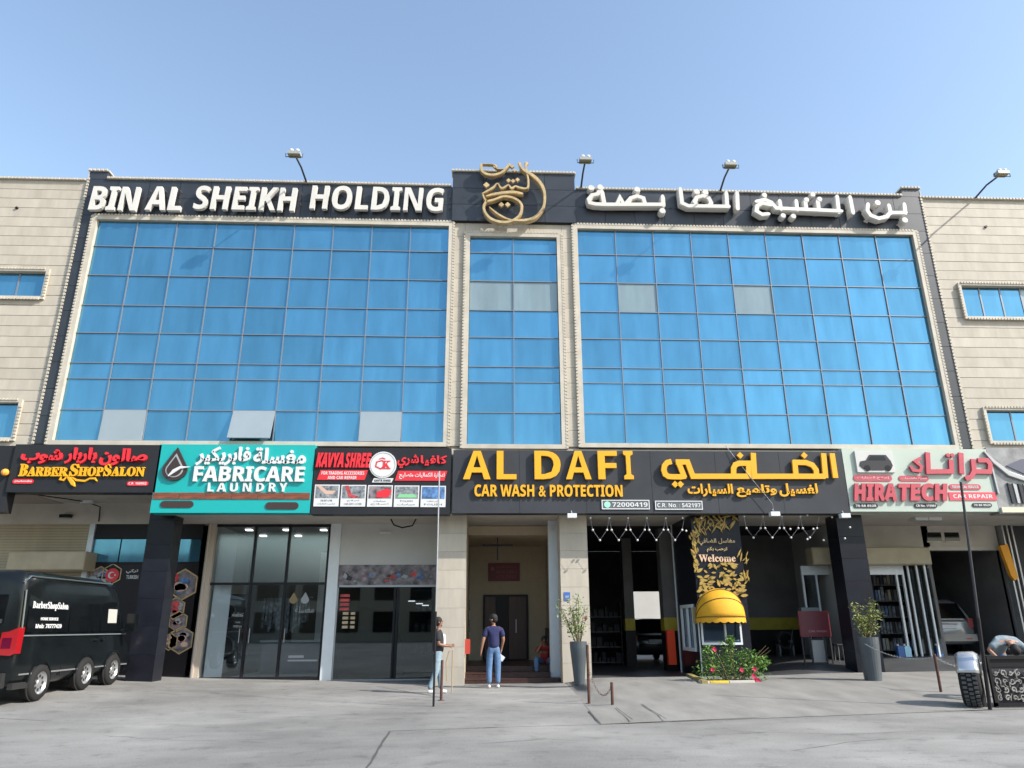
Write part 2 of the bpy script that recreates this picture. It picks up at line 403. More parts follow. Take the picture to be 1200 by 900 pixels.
def gp(px, py):
    p = G(px, py, 0)
    for _ in range(3): p = G(px, py, g(p.x, p.y))
    return (p.x, p.y)
E0, E1 = gp(705, 849), gp(1140, 833)
def edge_y(x): return E0[1]+(E1[1]-E0[1])*(x-E0[0])/(E1[0]-E0[0])
def ramp_mat():
    m = M('ramp_concrete', (.215, .208, .192), .85, noise_amt=.24, scale=1.1, bump=.35, stretch=(1.5, .5, 1), bscale=34); return m
q = MB(); xs_ = gl(E0[0], 26, 100); ny = 24
for j in range(ny+1):
    for i, x in enumerate(xs_):
        y = edge_y(x)+(.02-edge_y(x))*j/ny; x_ = x+(.35*(j/ny) if i < 2 else 0); q.v.append((x_, y, g(x_, y)+.006+.030*min(1, j/2)*min(1, i/3)))
q.f = [(j*101+i, j*101+i+1, (j+1)*101+i+1, (j+1)*101+i) for j in range(ny) for i in range(100)]
tag(q.build('ramp', ramp_mat(), smooth=True, fix=False), kind='structure')
strip('road_joint', [gp(457, 857), gp(430, 900), gp(405, 960)], .035, jit=.008)
strip('road_joint', [gp(457, 857), gp(600, 852), gp(705, 849)], .02, jit=.01)
strip('pavement_edge', [gp(690, 834), gp(704, 849.5), gp(780, 846), gp(880, 842), gp(960, 836), gp(1140, 833), gp(1400, 828)], .028, jit=.008, dz=.012)
for pts in ([(820, 862), (900, 858), (985, 861), (1080, 857), (1190, 860)], [(560, 872), (640, 866), (700, 869)], [(120, 862), (210, 868), (330, 866)], [(930, 880), (1010, 868), (1060, 866)]): strip('road_crack', [gp(*p_) for p_ in pts], .010, jit=.03)
strip('pavement_joint', [gp(722, 832), gp(741, 847)], .02, jit=.006, dz=.05)
strip('pavement_joint', [gp(752, 828), gp(781, 846)], .02, jit=.006, dz=.05)
strip('pavement_joint', [gp(440, 804), gp(520, 818)], .02, jit=.01)
strip('pavement_joint', [gp(0, 842), gp(60, 845)], .02, jit=.01)

# ------------------------------------------------------------------ main building
ZB, ZT = 6.58, 15.46          # glass bottom, parapet
main = thing('office_building', 'cream stone building with black granite band and three blue glass curtain walls', 'building', (0, 0, 0))
XL, XR = -13.0, 14.92
# structural body: floors above the shops
MB().box(XL+.02, XR-.02, .30, 14, ZB-.3, ZT-.1).build('upper_body', cream, main)
XA0, XA1 = W(532.5, 258, 0).x, W(670, 261, 0).x                     # between the two big glass walls
XC0, XC1 = W(545, 274, -.02).x, W(658, 273, -.02).x; ZC = W(600, 273, 0).z
# slabs of the dark stone frame
band = MB().box(XL+.01, XR-.01, .02, .31, 14.1, ZT-.01).box(XL+.01, -12.6, .02, .31, ZB, 14.09).box(14.5, XR-.01, .02, .31, ZB, 14.09).build('stone_band', dark_joint, main)
def slabs(x0, x1, z0, z1, y0, y1, nx, nz, mat, parent, name='stone_slab', gap=.006):
    for i in range(nx):
        for j in range(nz):
            a, b = x0+(x1-x0)*i/nx, x0+(x1-x0)*(i+1)/nx; c, d = z0+(z1-z0)*j/nz, z0+(z1-z0)*(j+1)/nz
            boxobj(name, mat, a+gap, b-gap, y0+random.uniform(0, .004), y1, c+gap, d-gap, parent)
CT0, CT1 = W(530, 230, -.12).x, W(674, 230, -.12).x
ZCT = 15.98
slabs(XL, CT0, 14.12, ZT, -.02, .03, 12, 2, dark_stone, band)
slabs(CT1, XR, 14.12, ZT, -.02, .03, 12, 2, dark_stone, band)
MB().box(CT0+.01, CT1-.01, -.06, .31, 14.1, ZCT-.01).build('centre_block', dark_joint, main)
slabs(CT0, CT1, 14.12, ZCT, -.12, -.061, 4, 3, dark_stone, band)
slabs(XL, -12.62, ZB, 14.12, -.02, .03, 1, 9, dark_stone, band); slabs(14.52, XR, ZB, 14.12, -.02, .03, 1, 9, dark_stone, band)
slabs(XL, -12.42, ZT, 15.74, -.02, .6, 1, 1, dark_stone, band); slabs(14.28, XR, ZT, 15.76, -.02, .6, 1, 1, dark_stone, band)
# copings with a rope moulding
def coping(x0, x1, z, y=-.06, dep=.4, ends=True):
    o = MB().box(x0, x1, y, y+dep, z, z+.05).build('coping', cream_trim, main)
    q = MB(); n = int((x1-x0)/.11)
    for i in range(n):
        a = x0+(x1-x0)*i/n; q.box(a+.012, a+.085, y-.03, y+.02, z+.008, z+.075)
    tag(q.build('rope_moulding', cream_trim, o), kind='stuff')
coping(-12.40, CT0-.04, ZT); coping(CT1+.04, 14.26, ZT); coping(CT0-.04, CT1+.04, ZCT, -.16)
coping(XL-.04, -12.38, 15.745); coping(14.26, XR+.04, 15.765)
q = MB()
for x in (XL, XR):
    for i in range(80): z = ZB+i*.112; q.box(x-.035, x+.035, -.045, .01, z, z+.07)
tag(q.build('rope_moulding', cream_trim, main), kind='stuff')
for x in (XL-.03, XR): boxobj('edge_trim', cream_trim, x, x+.03, -.03, .3, ZB, 15.7, main)
# cream blocks between the glass walls
mid = MB().box(XA0, XC0, .06, .31, ZB-.1, 14.1).box(XC1, XA1, .06, .31, ZB-.1, 14.1).box(XC0, XC1, .06, .31, ZC, 14.1).build('centre_wall', cream_dark, main)
nz = 15
slabs(XA0, XC0, ZB, 14.1, 0, .07, 1, nz, cream, mid, 'stone_block', .004); slabs(XC1, XA1, ZB, 14.1, 0, .07, 1, nz, cream, mid, 'stone_block', .004)
slabs(XC0, XC1, ZC, 14.1, 0, .07, 3, 1, cream, mid, 'stone_block', .004)
# curtain walls
rowpx = [261, 289, 323, 358, 390.5, 425.5, 444, 480.5, 517.5]
rows = [W(150, p, .05).z for p in rowpx]
def curtain(x0, x1, z0, z1, ncol, rws, grey, opened, label, zoff=0):
    fw = .17
    fr = MB().box(x0, x0+fw, -.07, .2, z0, z1).box(x1-fw, x1, -.07, .2, z0, z1).box(x0+fw, x1-fw, -.07, .2, z1-fw, z1).box(x0+fw, x1-fw, -.07, .2, z0, z0+.13).build('window_surround', cream_trim, main)
    q = MB(); st = .105
    for i in range(int((z1-z0)/st)):
        z = z0+i*st; q.box(x0-.03, x0+.04, -.082, -.0, z+.01, z+.075); q.box(x1-.04, x1+.03, -.082, -.0, z+.01, z+.075)
    for i in range(int((x1-x0-.1)/st)):
        x = x0+.05+i*st; q.box(x+.01, x+.075, -.082, -.0, z1-.04, z1+.03)
    tag(q.build('rope_moulding', cream_trim, fr), kind='stuff')
    a, b = x0+fw, x1-fw; lo, hi = z0+.13, z1-fw
    zs = [hi]+[z for z in rws[1:-1] if lo+.2 < z < hi-.15]+[lo]
    cols = gl(a, b, ncol)
    mq = MB(); m = .013
    for c in cols[1:-1]: mq.box(c-m, c+m, .02, .16, lo, hi)
    for z in zs[1:-1]:
        for i in range(ncol): mq.box(cols[i]+m, cols[i+1]-m, .025, .158, z-m, z+m)
    cw = mq.build('curtain_wall_grid', mullion_m, main); cw['label'] = label
    MB().box(a, b, .17, .29, lo, hi).build('glass_backing', int_dark, main)
    for i in range(ncol):
        for j in range(len(zs)-1):
            if (i, j) in opened: continue
            mt = pane_grey if (i, j) in grey else pane_blue
            o = boxobj('pane', mt, cols[i]+m, cols[i+1]-m, .06, .10, zs[j+1]+m, zs[j]-m, cw)
            o.rotation_euler = (random.gauss(0, .003), 0, random.gauss(0, .004))
    for (i, j) in opened:
        zt = zs[j]-m; h = zt-zs[j+1]-m; cc = (cols[i]+cols[i+1])/2; hw = (cols[i+1]-cols[i])/2-m; an = opened[(i, j)]
        o = MB().box(-hw, hw, -.02, .02, -h, 0).build('open_pane', pale_pane, cw, local=True); o.location = (cc, .04, zt); o.rotation_euler = (-an, 0, 0)
        o['label'] = 'pale grey top-hung pane pushed open at the bottom'
        MB().box(cc-hw, cc+hw, .10, .12, zt-h, zt).box(cc-hw, cc+hw, .02, .1, zt-h, zt-h+.03).build('open_pane_recess', pane_tint, cw)
curtain(-12.62, XA0, 6.55, 14.12, 9, rows, set(), {(1, 7): R(3), (4, 7): R(17), (7, 7): R(5)}, 'left curtain wall of nine columns of blue panes')
curtain(XA1, 14.52, 6.55, 14.12, 9, rows, {(1, 2), (4, 2)}, {}, 'right curtain wall of nine columns of blue panes')
curtain(XC0, XC1, 6.5, ZC, 2, rows, {(0, 2), (1, 2)}, {}, 'narrow middle curtain wall of two columns of blue panes')

# ------------------------------------------------------------------ side wings
def wing(label, x0, x1, ztop, wins, group=None):
    b = thing('side_building', label, 'building', ((x0+x1)/2, .25, 0))
    hz = []
    MB().box(x0, x1, .36, 14, 5.2, ztop).build('wall_core', cream_dark, b)
    core = MB().box(x0, x1, .02, .355, 6.4, 6.5).build('cladding', cream_trim, b)
    n = int((ztop-6.5)/.335); st = (ztop-6.5)/n
    for i in range(n):
        z0, z1 = 6.5+i*st, 6.5+(i+1)*st; segs = [(x0, x1)]
        for (a, c, d, e) in wins:
            if z1 > d-.02 and z0 < e+.02:
                ns = []
                for s_ in segs:
                    if a > s_[0]: ns.append((s_[0], min(a, s_[1])))
                    if c < s_[1]: ns.append((max(c, s_[0]), s_[1]))
                segs = [s_ for s_ in ns if s_[1]-s_[0] > .05]
                # pieces above and below inside the course
                for lo, hi in ((z0, min(z1, d)), (max(z0, e), z1)):
                    if hi-lo > .03: boxobj('cladding_board', cream, a, c, .03, .36, lo+.012, hi-.006, core)
        for a, c in segs: boxobj('cladding_board', cream, a, c, .03+random.uniform(0, .006), .36, z0+.009, z1-.006, core)
    MB().box(x0, x1, -.03, .6, ztop, ztop+.05).build('coping', cream_trim, b)
    q = MB()
    for i in range(int((x1-x0)/.115)): q.box(x0+i*.115+.01, x0+i*.115+.085, .0-.06, .0, ztop+.005, ztop+.07)
    tag(q.build('rope_moulding', cream_trim, b), kind='stuff')
    return b
def side_window(b, a, c, d, e, n, grey=()):
    f = .09
    w_ = MB().box(a-f, a, -.05, .34, d-f, e+f).box(c, c+f, -.05, .34, d-f, e+f).box(a, c, -.05, .34, e, e+f).box(a, c, -.05, .34, d-f, d).build('window', cream_trim, b)
    q = MB()
    for i in range(int((e-d)/.1)):
        for x in (a-f, c+f): q.box(x-.03, x+.03, -.08, -.03, d+i*.1, d+i*.1+.065)
    for i in range(int((c-a)/.1)):
        for z in (d-f, e+f): q.box(a+i*.1, a+i*.1+.065, -.08, -.03, z-.03, z+.03)
    tag(q.build('rope_moulding', cream_trim, w_), kind='stuff')
    xs = gl(a, c, n)
    for i in range(n): boxobj('pane', pane_grey if i in grey else pane_blue, xs[i]+.025, xs[i+1]-.025, .13, .16, d+.03, e-.03, w_)
    q = MB()
    for x in xs: boxobj('mullion', mullion_m, x-.024, x+.024, .11, .17, d, e, w_)
    MB().box(a, c, .175, .35, d, e).build('window_back', int_dark, w_)
def wr(x0, y0, x1, y1): a, b, c, d = rect(x0, y0, x1, y1, .1); return [a, b, c, d]
lw = [wr(0, 320, 54, 349), wr(0, 473, 21, 514)]; lw[0][0] = lw[0][1]-2.6; lw[1][0] = lw[1][1]-2.6
wl = wing('cream ribbed-stone wing left of the black framed facade', -24, XL-.04, 15.40, lw)
side_window(wl, *lw[0], 3); side_window(wl, *lw[1], 3)
rw = [wr(1127, 337, 1200, 373), wr(1156, 482, 1200, 518)]; rw[0][1] = rw[0][0]+3.5; rw[1][1] = rw[1][0]+3.5
wr_ = wing('cream ribbed-stone wing right of the black framed facade', XR+.04, 26, 15.42, rw)
side_window(wr_, *rw[0], 5, (3,)); side_window(wr_, *rw[1], 4)

# ------------------------------------------------------------------ ground floor shell
SOF = 4.58
YS = 2.2      # shopfront line
PY = .30      # pillar front
MB().box(XL-11, -9.25, .02, YS+.4, 5.22, 5.4).build('soffit', soffit_m, main)
MB().box(-9.25, XR+11, .02, YS+.4, SOF, SOF+.2).build('soffit', soffit_m, main)
MB().box(XL-11, XR+11, .0, .3, 5.4, 6.5).build('transfer_beam', cream, main)
MB().box(-9.24, XR+11, .0, .3, SOF+.2, 5.4).build('transfer_beam', cream, main)
MB().box(XL-11, -9.25, YS-.05, YS+.3, SOF, 5.22).build('lintel_beam', soffit_m, main)
def XX(px, py, Y): return W(px, py, Y).x
# pillars: core and the stone pieces that face it
def pillar(x0, x1, y0, y1, top, mat, n, label=None, core_m=dark_joint, nm='stone_block'):
    o = MB().box(x0+.02, x1-.02, y0+.02, y1-.02, -.1, top).build('pillar', core_m, main)
    if label: o['label'] = label
    zz = gl(g((x0+x1)/2, y0)-.05, top, n)
    for i in range(n): boxobj(nm, mat, x0, x1, y0, y1, zz[i]+.003, zz[i+1]-.003, o)
    return o
bp0, bp1 = XX(161, 700, PY), XX(192, 700, PY)
pillar(bp0, bp1, PY, PY+.6, 5.2, black_stone, 7, 'black granite pillar beside the van')
c0, c1 = XX(512, 700, PY), XX(545.5, 700, PY)
pillar(c0, c1, PY, PY+.7, SOF, cream, 9, 'cream stone pillar left of the lobby entrance', cream_dark)
d0, d1 = XX(657.5, 700, PY), XX(690.5, 700, PY)
pillar(d0, d1, PY, PY+.7, SOF, cream, 9, 'cream stone pillar right of the lobby entrance', cream_dark)
e0, e1 = XX(993, 700, PY-.2), XX(1024, 700, PY-.2)
pillar(e0, e1, PY-.2, PY+.5, SOF, black_stone, 7, 'black granite pillar behind the tall planter')

# interior shells: side walls, back walls, ceilings
BK = 11.0
def wallx(x, y0, y1, mat, z1=SOF, t=.1, name='partition_wall'): return MB().box(x-t/2, x+t/2, y0, y1, -.1, z1).build(name, mat, main)
XE = XR+8
xs0 = XX(232, 700, YS)
# shopfront zone partitions
wallx(c0+.1, PY+.7, 6, wall_cream); wallx(d1-.15, PY+.7, BK, int_grey)
wallx(XX(240, 700, YS), YS, 6, wall_white); wallx(XX(391, 700, YS), YS+.1, 6.5, wall_white)
MB().box(XL-10, d1, 6.5, 6.7, -.1, SOF).build('back_wall', int_grey, main)
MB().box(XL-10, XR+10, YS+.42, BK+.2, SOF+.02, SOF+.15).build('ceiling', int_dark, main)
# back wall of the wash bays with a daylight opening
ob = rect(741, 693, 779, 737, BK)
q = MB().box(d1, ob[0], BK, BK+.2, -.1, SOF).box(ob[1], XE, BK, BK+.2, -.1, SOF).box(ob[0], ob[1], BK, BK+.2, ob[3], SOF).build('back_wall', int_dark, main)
MB().box(XL-10, d1, 13.8, 14, -.1, 6.3).box(d1, ob[0]-2, 13.8, 14, -.1, 6.3).box(ob[1]+2, XE+2, 13.8, 14, -.1, 6.3).build('rear_wall', int_grey, main)
MB().box(XE, XE+.2, .3, 14, -.1, 6.3).box(XL-10.2, XL-10, .3, 14, -.1, 6.3).build('end_wall', int_grey, main)
tag(MB().box(ob[0]-16, ob[1]+16, 27, 27.3, -.1, 6).build('yard_wall', wall_white), 'white yard wall seen through the back of the wash bay', 'wall')
sheet('wash_bay_floor', gl(2.25, 24, 29), gl(0, 14, 28), .006, shaded_floor)
sheet('shop_floor', gl(-22.5, -1.5, 28), gl(2.5, 6.5, 8), .006, int_grey)

# ------------------------------------------------------------------ lobby entrance
lx0, lx1 = c1-.02, d0+.02
rx = XX(648, 700, 1.6)
MB().box(c0+.1, d0+.5, YS+.3, 6.49, SOF-.3, SOF-.02).build('lobby_ceiling', wall_cream, main)
wallx(c1-.05, PY+.71, 6.4, wall_cream)
MB().box(rx+.16, rx+.3, 1.6, 6.4, -.1, SOF-.3).build('lobby_side_wall', wall_cream, main)
MB().box(rx-.13, rx+.31, 1.35, 1.6, -.1, SOF).build('white_column', alu_white, main)
MB().box(c1, rx+.3, 6.0, 6.2, -.1, SOF-.3).build('lobby_back_wall', wall_cream, main)
MB().box(rx+.10, rx+.155, 1.61, 6, .4, 1.45).build('wainscot', brown_door, main)
dd = rect(566, 697, 619, 782, 5.98)
o = MB().box(dd[0], dd[1], 5.86, 5.99, .42, dd[3]).build('entrance_door', black_m, main)
xm = dd[0]+(dd[1]-dd[0])*.56
boxobj('door_leaf', brown_door, xm, dd[1]-.06, 5.8, 5.855, .42, dd[3]-.06, o, .015)
boxobj('door_leaf', brown_door, dd[0]+.05, dd[0]+.45, 5.8, 5.855, .42, dd[3]-.06, o, .015)
for x in (xm+.25,): boxobj('door_handle', grey_metal, x, x+.03, 5.74, 5.79, 1.3, 1.75, o)
steps = [(PY+.5, .13), (1.3, .26), (2.1, .40)]
for i, (y, z) in enumerate(steps):
    boxobj('step', step_m, c1-.02, rx-.14 if i else rx+.1, y, steps[i+1][0]+.02 if i < 2 else 6.0, -.05, z, main, .012)
    boxobj('step_nosing', M('nosing_dark', (.06, .022, .02), .5) if i == 0 else bpy.data.materials['nosing_dark'], c1, rx-.16, y-.012, y+.0, z-.03, z-.006, main)
pl = rect(572, 660, 609, 681, 5.98)
t = thing('name_board', 'maroon name board on the cream wall above the lobby door', 'sign', ((pl[0]+pl[1])/2, 5.98, pl[2]))
MB().box(pl[0], pl[1], 5.93, 5.985, pl[2], pl[3]).build('board', maroon, t)
for k in range(3):
    z = pl[3]-.13-k*.17; lettering('text_line', ['شركة بن الشيخ', 'BIN AL SHEIKH', 'HOLDING'][k] if k else ar('شركة بن الشيخ'), (pl[0]+.3, pl[1]-.12, z-.07, z+.05), 5.93, .004, M('faded_text', (.30, .10, .10)) if k == 0 else bpy.data.materials['faded_text'], t)
MB().disc(pl[0]+.16, pl[3]-.2, .07, 5.92, 5.93).build('crest', bpy.data.materials['faded_text'], t)
p = rect(544.5, 749, 550.5, 766, .7)
t = thing('hose_cabinet', 'small red fire cabinet on the side of the cream pillar', 'cabinet', (p[0]+.05, .75, p[2]))
MB().box(c1-.0, c1+.14, .45, .8, p[2], p[3]).build('cabinet_body', ext_red, t); MB().box(c1+.141, c1+.147, .5, .75, p[2]+.05, p[3]-.05).build('cabinet_door', ext_red, t)
p = rect(661, 694, 668, 704, PY)
t = thing('number_plate_sign', 'small blue number plate on the cream pillar', 'sign', ((p[0]+p[1])/2, PY, p[2]))
MB().box(p[0], p[1], PY-.015, PY-.001, p[2], p[3]).build('plate', sock_b, t)
lettering('plate_number', '102', (p[0]+.03, p[1]-.03, p[2]+.05, p[3]-.09), PY-.015, .003, white_m, t)
# door bar sign hanging in the lobby
t = thing('hanging_lamp', 'dark ceiling fixture hanging under the lobby ceiling', 'lamp', (.3, 3.2, 3.9))
lp = W(583, 628, 3.2); MB().box(lp.x-.02, lp.x+.02, 3.18, 3.22, 3.55, SOF-.3).build('rod', dgrey, t); MB().box(lp.x-.5, lp.x+.5, 3.15, 3.25, 4.02, 4.06).build('crossbar', dgrey, t)

# ------------------------------------------------------------------ shopfronts
# barber bay: shutter and black vinyl glazing
def corrug(name, x0, x1, y, z0, z1, mat, parent, n):
    q = MB()
    for i in range(n):
        a, b = z0+(z1-z0)*i/n, z0+(z1-z0)*(i+1)/n
        boxobj(name, mat, x0, x1, y, y+.03, a+.004, b-.004, parent)
sx1 = XX(104, 640, YS)
o = MB().box(XL-8, sx1, YS+.05, YS+.1, g0(-9), SOF).build('roller_shutter', dgrey, main)
zt = W(60, 613, YS).z; zb_ = W(60, 668, YS).z-1.4
corrug('shutter_slat', XL-7.9, sx1-.05, YS, zb_, zt, tan_m, o, 34)
o2 = boxobj('shutter_housing', tan_m, XX(8, 655, 1.5), XX(99, 655, 1.5), 1.5, YS-.01, W(60, 668, 1.5).z, W(60, 646, 1.5).z, main, .03)
MB().box(sx1-.02, sx1+.14, YS-.1, YS+.1, .1, SOF).build('door_post', alu, main)
# vinyl glass left and right of the pillar
vx0, vx1 = sx1+.14, XX(236, 640, YS)
vz = [.12, W(130, 660, YS).z, W(130, 632, YS).z, SOF]
sf = MB().box(vx0, vx1, YS-.03, YS+.05, vz[1]-.03, vz[1]+.03).box(vx0, vx1, YS-.03, YS+.05, SOF-.45, SOF).build('barber_shopfront', black_m, main)
boxobj('vinyl_panel', black_vinyl, vx0, vx1, YS, YS+.04, vz[0], vz[1]-.03, sf)
for i in range(4):
    a = vx0+(vx1-vx0)*i/4; b = vx0+(vx1-vx0)*(i+1)/4
    boxobj('transom_pane', pane_blue, a+.02, b-.02, YS, YS+.03, vz[1]+.035, SOF-.46, sf)
def hexpic(px, py, r, mats, crescent=False):
    c = W(px, py, YS); q = MB().ring(c.x, c.z, r*.9, r, YS-.02, YS-.001, 6, R(30)); o = q.build('hexagon_frame', letter_side, sf)
    q = MB().prism([(c.x+r*.88*math.cos(R(60*k+30)), c.z+r*.88*math.sin(R(60*k+30))) for k in range(6)], YS-.008, YS-.001); o = q.build('hexagon_picture', mats[0], sf)
    for k, m in enumerate(mats[1:]):
        q = MB()
        for _ in range(3):
            a = random.uniform(0, 6.28); rr = random.uniform(.1, .5)*r; s_ = random.uniform(.12, .3)*r
            q.disc(c.x+rr*math.cos(a), c.z+rr*math.sin(a), s_*1.4, YS-.012-k*.004, YS-.008, 7, s_)
        q.build('picture_shape', m, sf)
def emblem_red(px, py, r):
    c = W(px, py, YS); MB().disc(c.x, c.z, r, YS-.03, YS-.021).build('red_disc', red_m, sf)
    q = MB(); pts = []
    for k in range(13): a = R(40+280*k/12); pts.append((c.x-r*.1+r*.5*math.cos(a), c.z+r*.5*math.sin(a)))
    for k in range(13): a = R(320-280*k/12); pts.append((c.x+r*.03+r*.38*math.cos(a), c.z+r*.38*math.sin(a)))
    q.prism(pts, YS-.034, YS-.03)
    st = [(c.x+r*.42+r*(.2 if k % 2 == 0 else .08)*math.cos(R(36*k)), c.z+r*(.2 if k % 2 == 0 else .08)*math.sin(R(36*k))) for k in range(10)]
    q.prism(st, YS-.034, YS-.03); q.build('crescent_and_star', white_m, sf)
hexpic(116, 680, .42, [picE, greyfig, picC]); emblem_red(132, 674, .2)
c = W(131, 673, YS); MB().ring(c.x, c.z, .29, .32, YS-.02, YS-.001, 6, R(30)).build('hexagon_frame', letter_side, sf)
hexpic(215, 685, .47, [picE, picC, picD]); emblem_red(203, 677, .16)
hexpic(205, 713, .33, [picE, greyfig, picB]); hexpic(209, 728, .30, [picE, picB, greyfig]); hexpic(212, 750, .40, [picE, greyfig, picD]); hexpic(199, 752, .25, [picE, picD])
lettering('vinyl_text', ar('تركي'), rect(148, 667, 162, 672, YS), YS-.003, .004, white_m, sf, .02); lettering('vinyl_text', 'TURKISH', rect(148, 674, 162, 678.5, YS), YS-.003, .004, white_m, sf, .02)
MB().box(XX(236, 700, YS), XX(245, 700, YS), YS-.14, YS+.04, .1, SOF).box(XX(238, 700, YS), XX(240, 700, YS), YS-.2, YS-.14, .1, SOF).build('tan_door_post', M('beige_post', (.42, .36, .30), .6), main)
# laundry shopfront
fx = gl(XX(242, 700, YS), XX(381, 700, YS), 3); fx[1] = XX(292.5, 700, YS); fx[2] = XX(333, 700, YS)
fzt = SOF-.01; fzm = W(310, 684, YS).z; fz0 = g(-6, YS)
q = MB(); m = .035
for x in fx: q.box(x-m, x+m, YS-.06, YS+.06, fz0, fzt)
for z in (fz0+.04, fzm, fzt-.04):
    for i in range(3): q.box(fx[i]+m, fx[i+1]-m, YS-.055, YS+.055, z-m, z+m)
lf = q.build('laundry_shopfront', black_m, main)
laundry_glass = glass_clear('laundry_glass', .085, (.82, .86, .88))
for i in range(3):
    boxobj('shop_pane', laundry_glass, fx[i]+m, fx[i+1]-m, YS, YS+.012, fz0+.075, fzm-m, lf); boxobj('shop_pane', frost_glass, fx[i]+m, fx[i+1]-m, YS, YS+.012, fzm+m, fzt-.075, lf)
for k, (px, py, r) in enumerate([(268, 716, .24), (263, 757, .32)]):
    c = W(px, py, 2.9); wm = thing('washing_machine', ['upper washing machine with round door behind the laundry window', 'lower washing machine with round door behind the laundry window'][k], 'washing machine', (c.x, 3.2, c.z-.5))
    MB().box(c.x-.45, c.x+.45, 2.93, 3.7, c.z-.5, c.z+.5).build('cabinet', dgrey, wm); MB().ring(c.x, c.z, r*.8, r, 2.86, 2.93).build('door_ring', chrome, wm); MB().disc(c.x, c.z, r*.8, 2.9, 2.93).build('door_glass', dark_glass, wm)
MB().box(fx[0]+.1, fx[0]+.62, 2.45, 2.5, fz0, 4.3).build('white_panel', M('laundry_white', (.8, .8, .8), .6), main)
lw_ = bpy.data.materials['laundry_white']; MB().box(fx[0], fx[3], 6.3, 6.45, 0, SOF-.05).build('laundry_back_wall', int_grey, main); MB().box(fx[2]+.35, fx[3]-.05, 5.2, 5.3, fz0, 4.0).build('white_partition', lw_, main); MB().box(fx[0], fx[3], 2.4, 6.3, g(-6, 3)+.03, g(-6, 3)+.05).build('laundry_floor', wall_white, main)
for k in range(3):
    for jj in range(2): boxobj('ceiling_lamp', M('lit_downlight', (1, .97, .9), emit=4) if k+jj == 0 else bpy.data.materials['lit_downlight'], fx[0]+.6+k*1.2, fx[0]+.8+k*1.2, 3.2+jj*1.6, 3.4+jj*1.6, SOF-.06, SOF-.02, main)
for x_ in (fx[1]-.16, fx[1]+.13, fx[2]+.13): MB().tube([(x_, YS-.09, 1.1), (x_, YS-.09, 1.5)], .012, 8).build('door_handle', grey_metal, lf)
t = thing('laundry_counter', 'dark counter with clothes hanging above it behind the laundry glass', 'counter', (-6.4, 4, fz0))
MB().box(fx[1], fx[2]+1.0, 4, 4.6, fz0, fz0+1.0).build('counter_body', int_grey, t); MB().box(fx[1]-.05, fx[2]+1.05, 3.9, 4.65, fz0+1.0, fz0+1.06).build('counter_top', grey_metal, t)
q = MB()
for i in range(16):
    x = fx[1]-.1+i*.09; h = random.uniform(.7, 1.1); q.prism([(x-.03, 2.4-h), (x+.05, 2.4-h), (x+.04, 2.4), (x, 2.45), (x-.02, 2.4)], 4.2-random.random()*.2, 4.45)
q.build('hanging_clothes', picA, t); MB().tube([(fx[1]-.3, 4.3, 2.47), (fx[2]+.4, 4.3, 2.47)], .015).build('clothes_rail', chrome, t)
# decals
def drop(cx_, cz_, h, Y, mat, nm, parent, t_=.2):
    pts = [(cx_, cz_+h*.6)]+[(cx_+h*.36*math.sin(a)*1, cz_-h*.08-h*.32*math.cos(a+math.pi)) for a in [R(55+250*k/14) for k in range(15)]]
    return MB().prism(pts, Y-t_, Y).build(nm, mat, parent)
for px, py, mt in [(344, 702, M('faint_gold_decal', (.20, .15, .07))), (357.5, 702, M('faint_white_decal', (.26, .27, .28)))]:
    c = W(px, py, YS); drop(c.x, c.z, .34, YS-.003, mt, 'window_decal', lf, .003)
lettering('window_decal', ar('مغسلة'), rect(346, 710, 368, 718, YS), YS-.003, .003, bpy.data.materials['faint_white_decal'], lf)
for x0, y0, x1, y1 in [(338, 768, 356, 771), (337, 773, 372, 775)]: a, b, c, d = rect(x0, y0, x1, y1, YS); MB().box(a, b, YS-.006, YS-.002, c, d).build('window_decal', bpy.data.materials['faint_white_decal'], lf)
# white column and dark glass shop
kx0 = XX(381, 700, YS)+.04; kx1 = XX(395, 700, YS); kx2 = c0+.05
MB().box(kx0, kx1, YS-.1, YS+.2, 0, SOF).build('white_column', alu_white, main)
zp = W(450, 662, YS).z; zq = W(450, 684, YS).z
MB().box(kx1, kx2, YS-.04, YS+.1, zp, SOF).build('white_fascia_panel', wall_white, main)
ks = MB().box(kx1, kx2, YS-.05, YS+.05, zq-.04, zp).build('print_strip', picE, main)
for i in range(26):
    a = kx1+.05+(kx2-kx1-.4)*random.random(); m_ = random.choice([picA, picB, white_m, picC, greyfig, picE, dgrey]); h = random.uniform(.06, .2); w1 = random.uniform(.08, .25); z1 = zq+random.uniform(0, .22)
    MB().prism([(a, z1+.03), (a+w1*.8, z1), (a+w1, z1+h*.6), (a+w1*.4, z1+h)], YS-.056-i*.0006, YS-.051).build('print_shape', m_, ks)
kg = MB().box(kx1-.02, kx1+.04, YS-.04, YS+.04, 0, zq).box(kx1, kx2, YS-.04, YS+.04, zq-.1, zq-.041).box(kx1+.05, kx2, YS-.03, YS+.03, .02, .06).build('shop_door_frame', grey_metal, main)
kdx = XX(462, 740, YS)
boxobj('shop_pane', shop_glass, kx1+.04, kdx, YS, YS+.012, .06, zq-.1, kg); boxobj('shop_pane', shop_glass, XX(466, 740, YS), XX(510, 740, YS), YS+.03, YS+.042, .06, zq-.1, kg)
for i, x in enumerate((kdx-.03, kdx+.06)): boxobj('sliding_stile', black_m, x-.03, x+.03, YS-.02, YS+.03, .06, zq-.1, kg)
t = thing('reception_desk', 'dark rounded reception desk behind the tinted shop glass', 'desk', (kx1+1, 3.2, 0))
